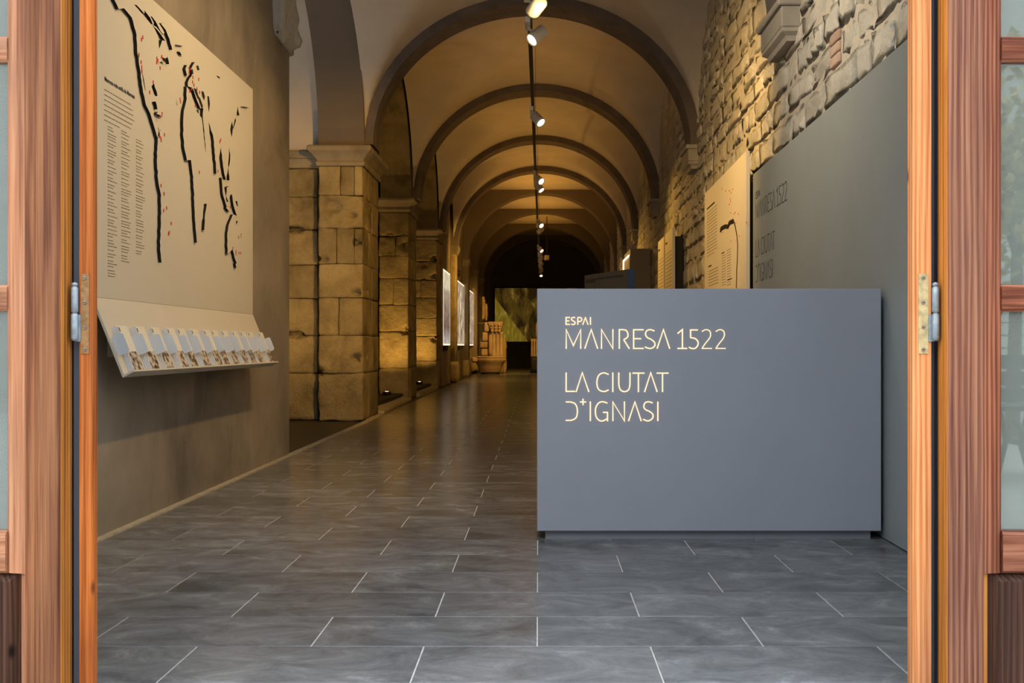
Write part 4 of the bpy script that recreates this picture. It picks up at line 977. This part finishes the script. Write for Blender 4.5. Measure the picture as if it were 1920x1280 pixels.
# floor uplights in the dark troughs between the piers
def uplight(x, y, z, watts, label, aim, ang=110):
    u = empty('floor_uplight', (x, y, z)); tag(u, label, 'uplight', 'uplights between the piers')
    v, f = lathe((x, y, z), [(.05, 0), (.06, .01), (.06, .045), (.045, .05)], 16); mesh('housing', v, f, 'black_paint', u)
    v, f = lathe((x, y, z + .046), [(.024, 0), (.024, .006)], 16); mesh('lens', v, f, 'lens_light', u)
    li = bpy.data.lights.new('uplight_light', 'SPOT'); li.energy = watts; li.color = WARM; li.spot_size = math.radians(ang); li.spot_blend = .8; li.shadow_soft_size = .05
    lo = bpy.data.objects.new('uplight_light', li); C.objects.link(lo); lo.parent = u; lo.location = (0, 0, .07)
    lo.rotation_euler = (Vector(aim) - Vector((x, y, z))).normalized().to_track_quat('-Z', 'Y').to_euler()
for i, (ya, yb) in enumerate(((12.15, 15.22), (16.4, 19.22))):
    t = MB(); t.box(-2.75, -2.0, ya, yb, -.01, .10); t.build('trough', 'black_paint'); 
    tag(bpy.context.scene.objects['trough' if i == 0 else 'trough.001'], ['dark low trough in front of the second pier', 'dark low trough in front of the third pier'][i], 'trough')
uplight(-2.16, 14.72, .10, 90, 'small glowing uplight at the foot of the second pier', (-2.15, 15.3, 2.2))
uplight(-2.16, 18.75, .10, 90, 'small glowing uplight at the foot of the third pier', (-2.15, 19.3, 2.2))
uplight(-2.75, 9.6, -.004, 60, 'small uplight in the dark aisle before the nearest pier', (-2.9, 11.0, 3.0), 120)
# made-up strips and area lights added along the track top to brighten the vaults
for i, (ya, yb, wt) in enumerate(((7.6, 10.4, 1.2), (12.0, 14.9, 6.5), (16.2, 19.0, 8), (20.1, 22.3, 10), (23.4, 25.8, 24), (27.1, 29.5, 20), (30.7, 33.1, 13))):
    ym = (ya + yb) / 2
    box('added_fill_strip', TX(ym) - .012, TX(ym) + .012, ya, yb, TZ + .0342, TZ + .038, 'white_metal', tr)
    li = bpy.data.lights.new('added_fill_light', 'AREA'); li.shape = 'RECTANGLE'; li.size = .02; li.size_y = yb - ya; li.energy = wt; li.color = (1.0, .47, .08)
    lo = bpy.data.objects.new('added_fill_light', li); C.objects.link(lo); lo.parent = tr; lo.location = Vector((TX(ym), ym, TZ + .042)) - WL[tr]; lo.rotation_euler = (PI, 0, 0)

# ================================================================== STREET BEHIND THE CAMERA (mirrored in the door glass)
hb = empty('house_front', (4, -8, 0)); tag(hb, 'pale house front with a slatted shutter mirrored in the door glass', 'building')
box('wall', -16, 20, -9.2, -8.6, -.1, 5.5, 'facade', hb)
for k in range(14): box('shutter_slat', 3.6, 7.6, -8.59, -8.56, .3 + k * .16, .3 + k * .16 + .14, 'shutter', hb)
bn = empty('street_bench', (3.6, -1.95, -.03)); tag(bn, 'green slatted street bench mirrored in the right door glass', 'bench')
for k in range(3): box('seat_slat', 2.75, 4.4, -2.3 + k * .13, -2.19 + k * .13, .40, .43, 'bench_green', bn)
for k in range(3): box('back_slat', 2.75, 4.4, -1.88 + k * .01, -1.86 + k * .01, .46 + k * .10, .545 + k * .10, 'bench_green', bn)
for x in (2.98, 4.15):
    b = MB()
    for p0, p1 in (((x, -2.3, .40), (x, -2.2, .2)), ((x, -2.2, .2), (x, -2.32, -.03)), ((x, -1.9, .40), (x, -2.0, .2)), ((x, -2.0, .2), (x, -1.85, -.03)), ((x, -2.2, .2), (x, -2.0, .2)), ((x, -1.9, .38), (x, -1.85, .75)), ((x - .12, -1.84, .36), (x + .05, -1.86, .16)), ((x + .05, -1.86, .16), (x + .10, -1.84, -.03))): b.add(*cyl(p0, p1, .02, None, 8))
    b.build('iron_leg', 'bench_green', bn)
tb = empty('street_tree', (4.3, -5.0, -.03)); tag(tb, 'small tree with yellowing leaves mirrored in the right door glass', 'tree')
b = MB(); b.add(*cyl((4.3, -5, -.03), (4.35, -5, 1.7), .07, .05, 10)); b.add(*cyl((4.35, -5, 1.6), (4.8, -5.2, 2.6), .04, .015, 8)); b.add(*cyl((4.35, -5, 1.6), (3.9, -4.8, 2.7), .04, .015, 8)); b.build('trunk', 'bark', tb)
lv = MB(); lr = random.Random(44)
for k in range(2600):
    u, w_, t = lr.gauss(0, .42), lr.gauss(0, .42), lr.gauss(0, .42)
    c = Vector((4.35 + u * 1.2, -5 + w_, 2.35 + t * 1.1)); a = Vector((lr.uniform(-1, 1), lr.uniform(-1, 1), lr.uniform(-1, 1))).normalized() * .06; d = a.orthogonal().normalized() * .035
    lv.add([tuple(c - a), tuple(c + d), tuple(c + a), tuple(c - d)], [(0, 1, 2, 3)])
o = mesh('leaves', lv.v, lv.f, 'leaf_autumn', tb, fixn=False); o['kind'] = 'stuff'
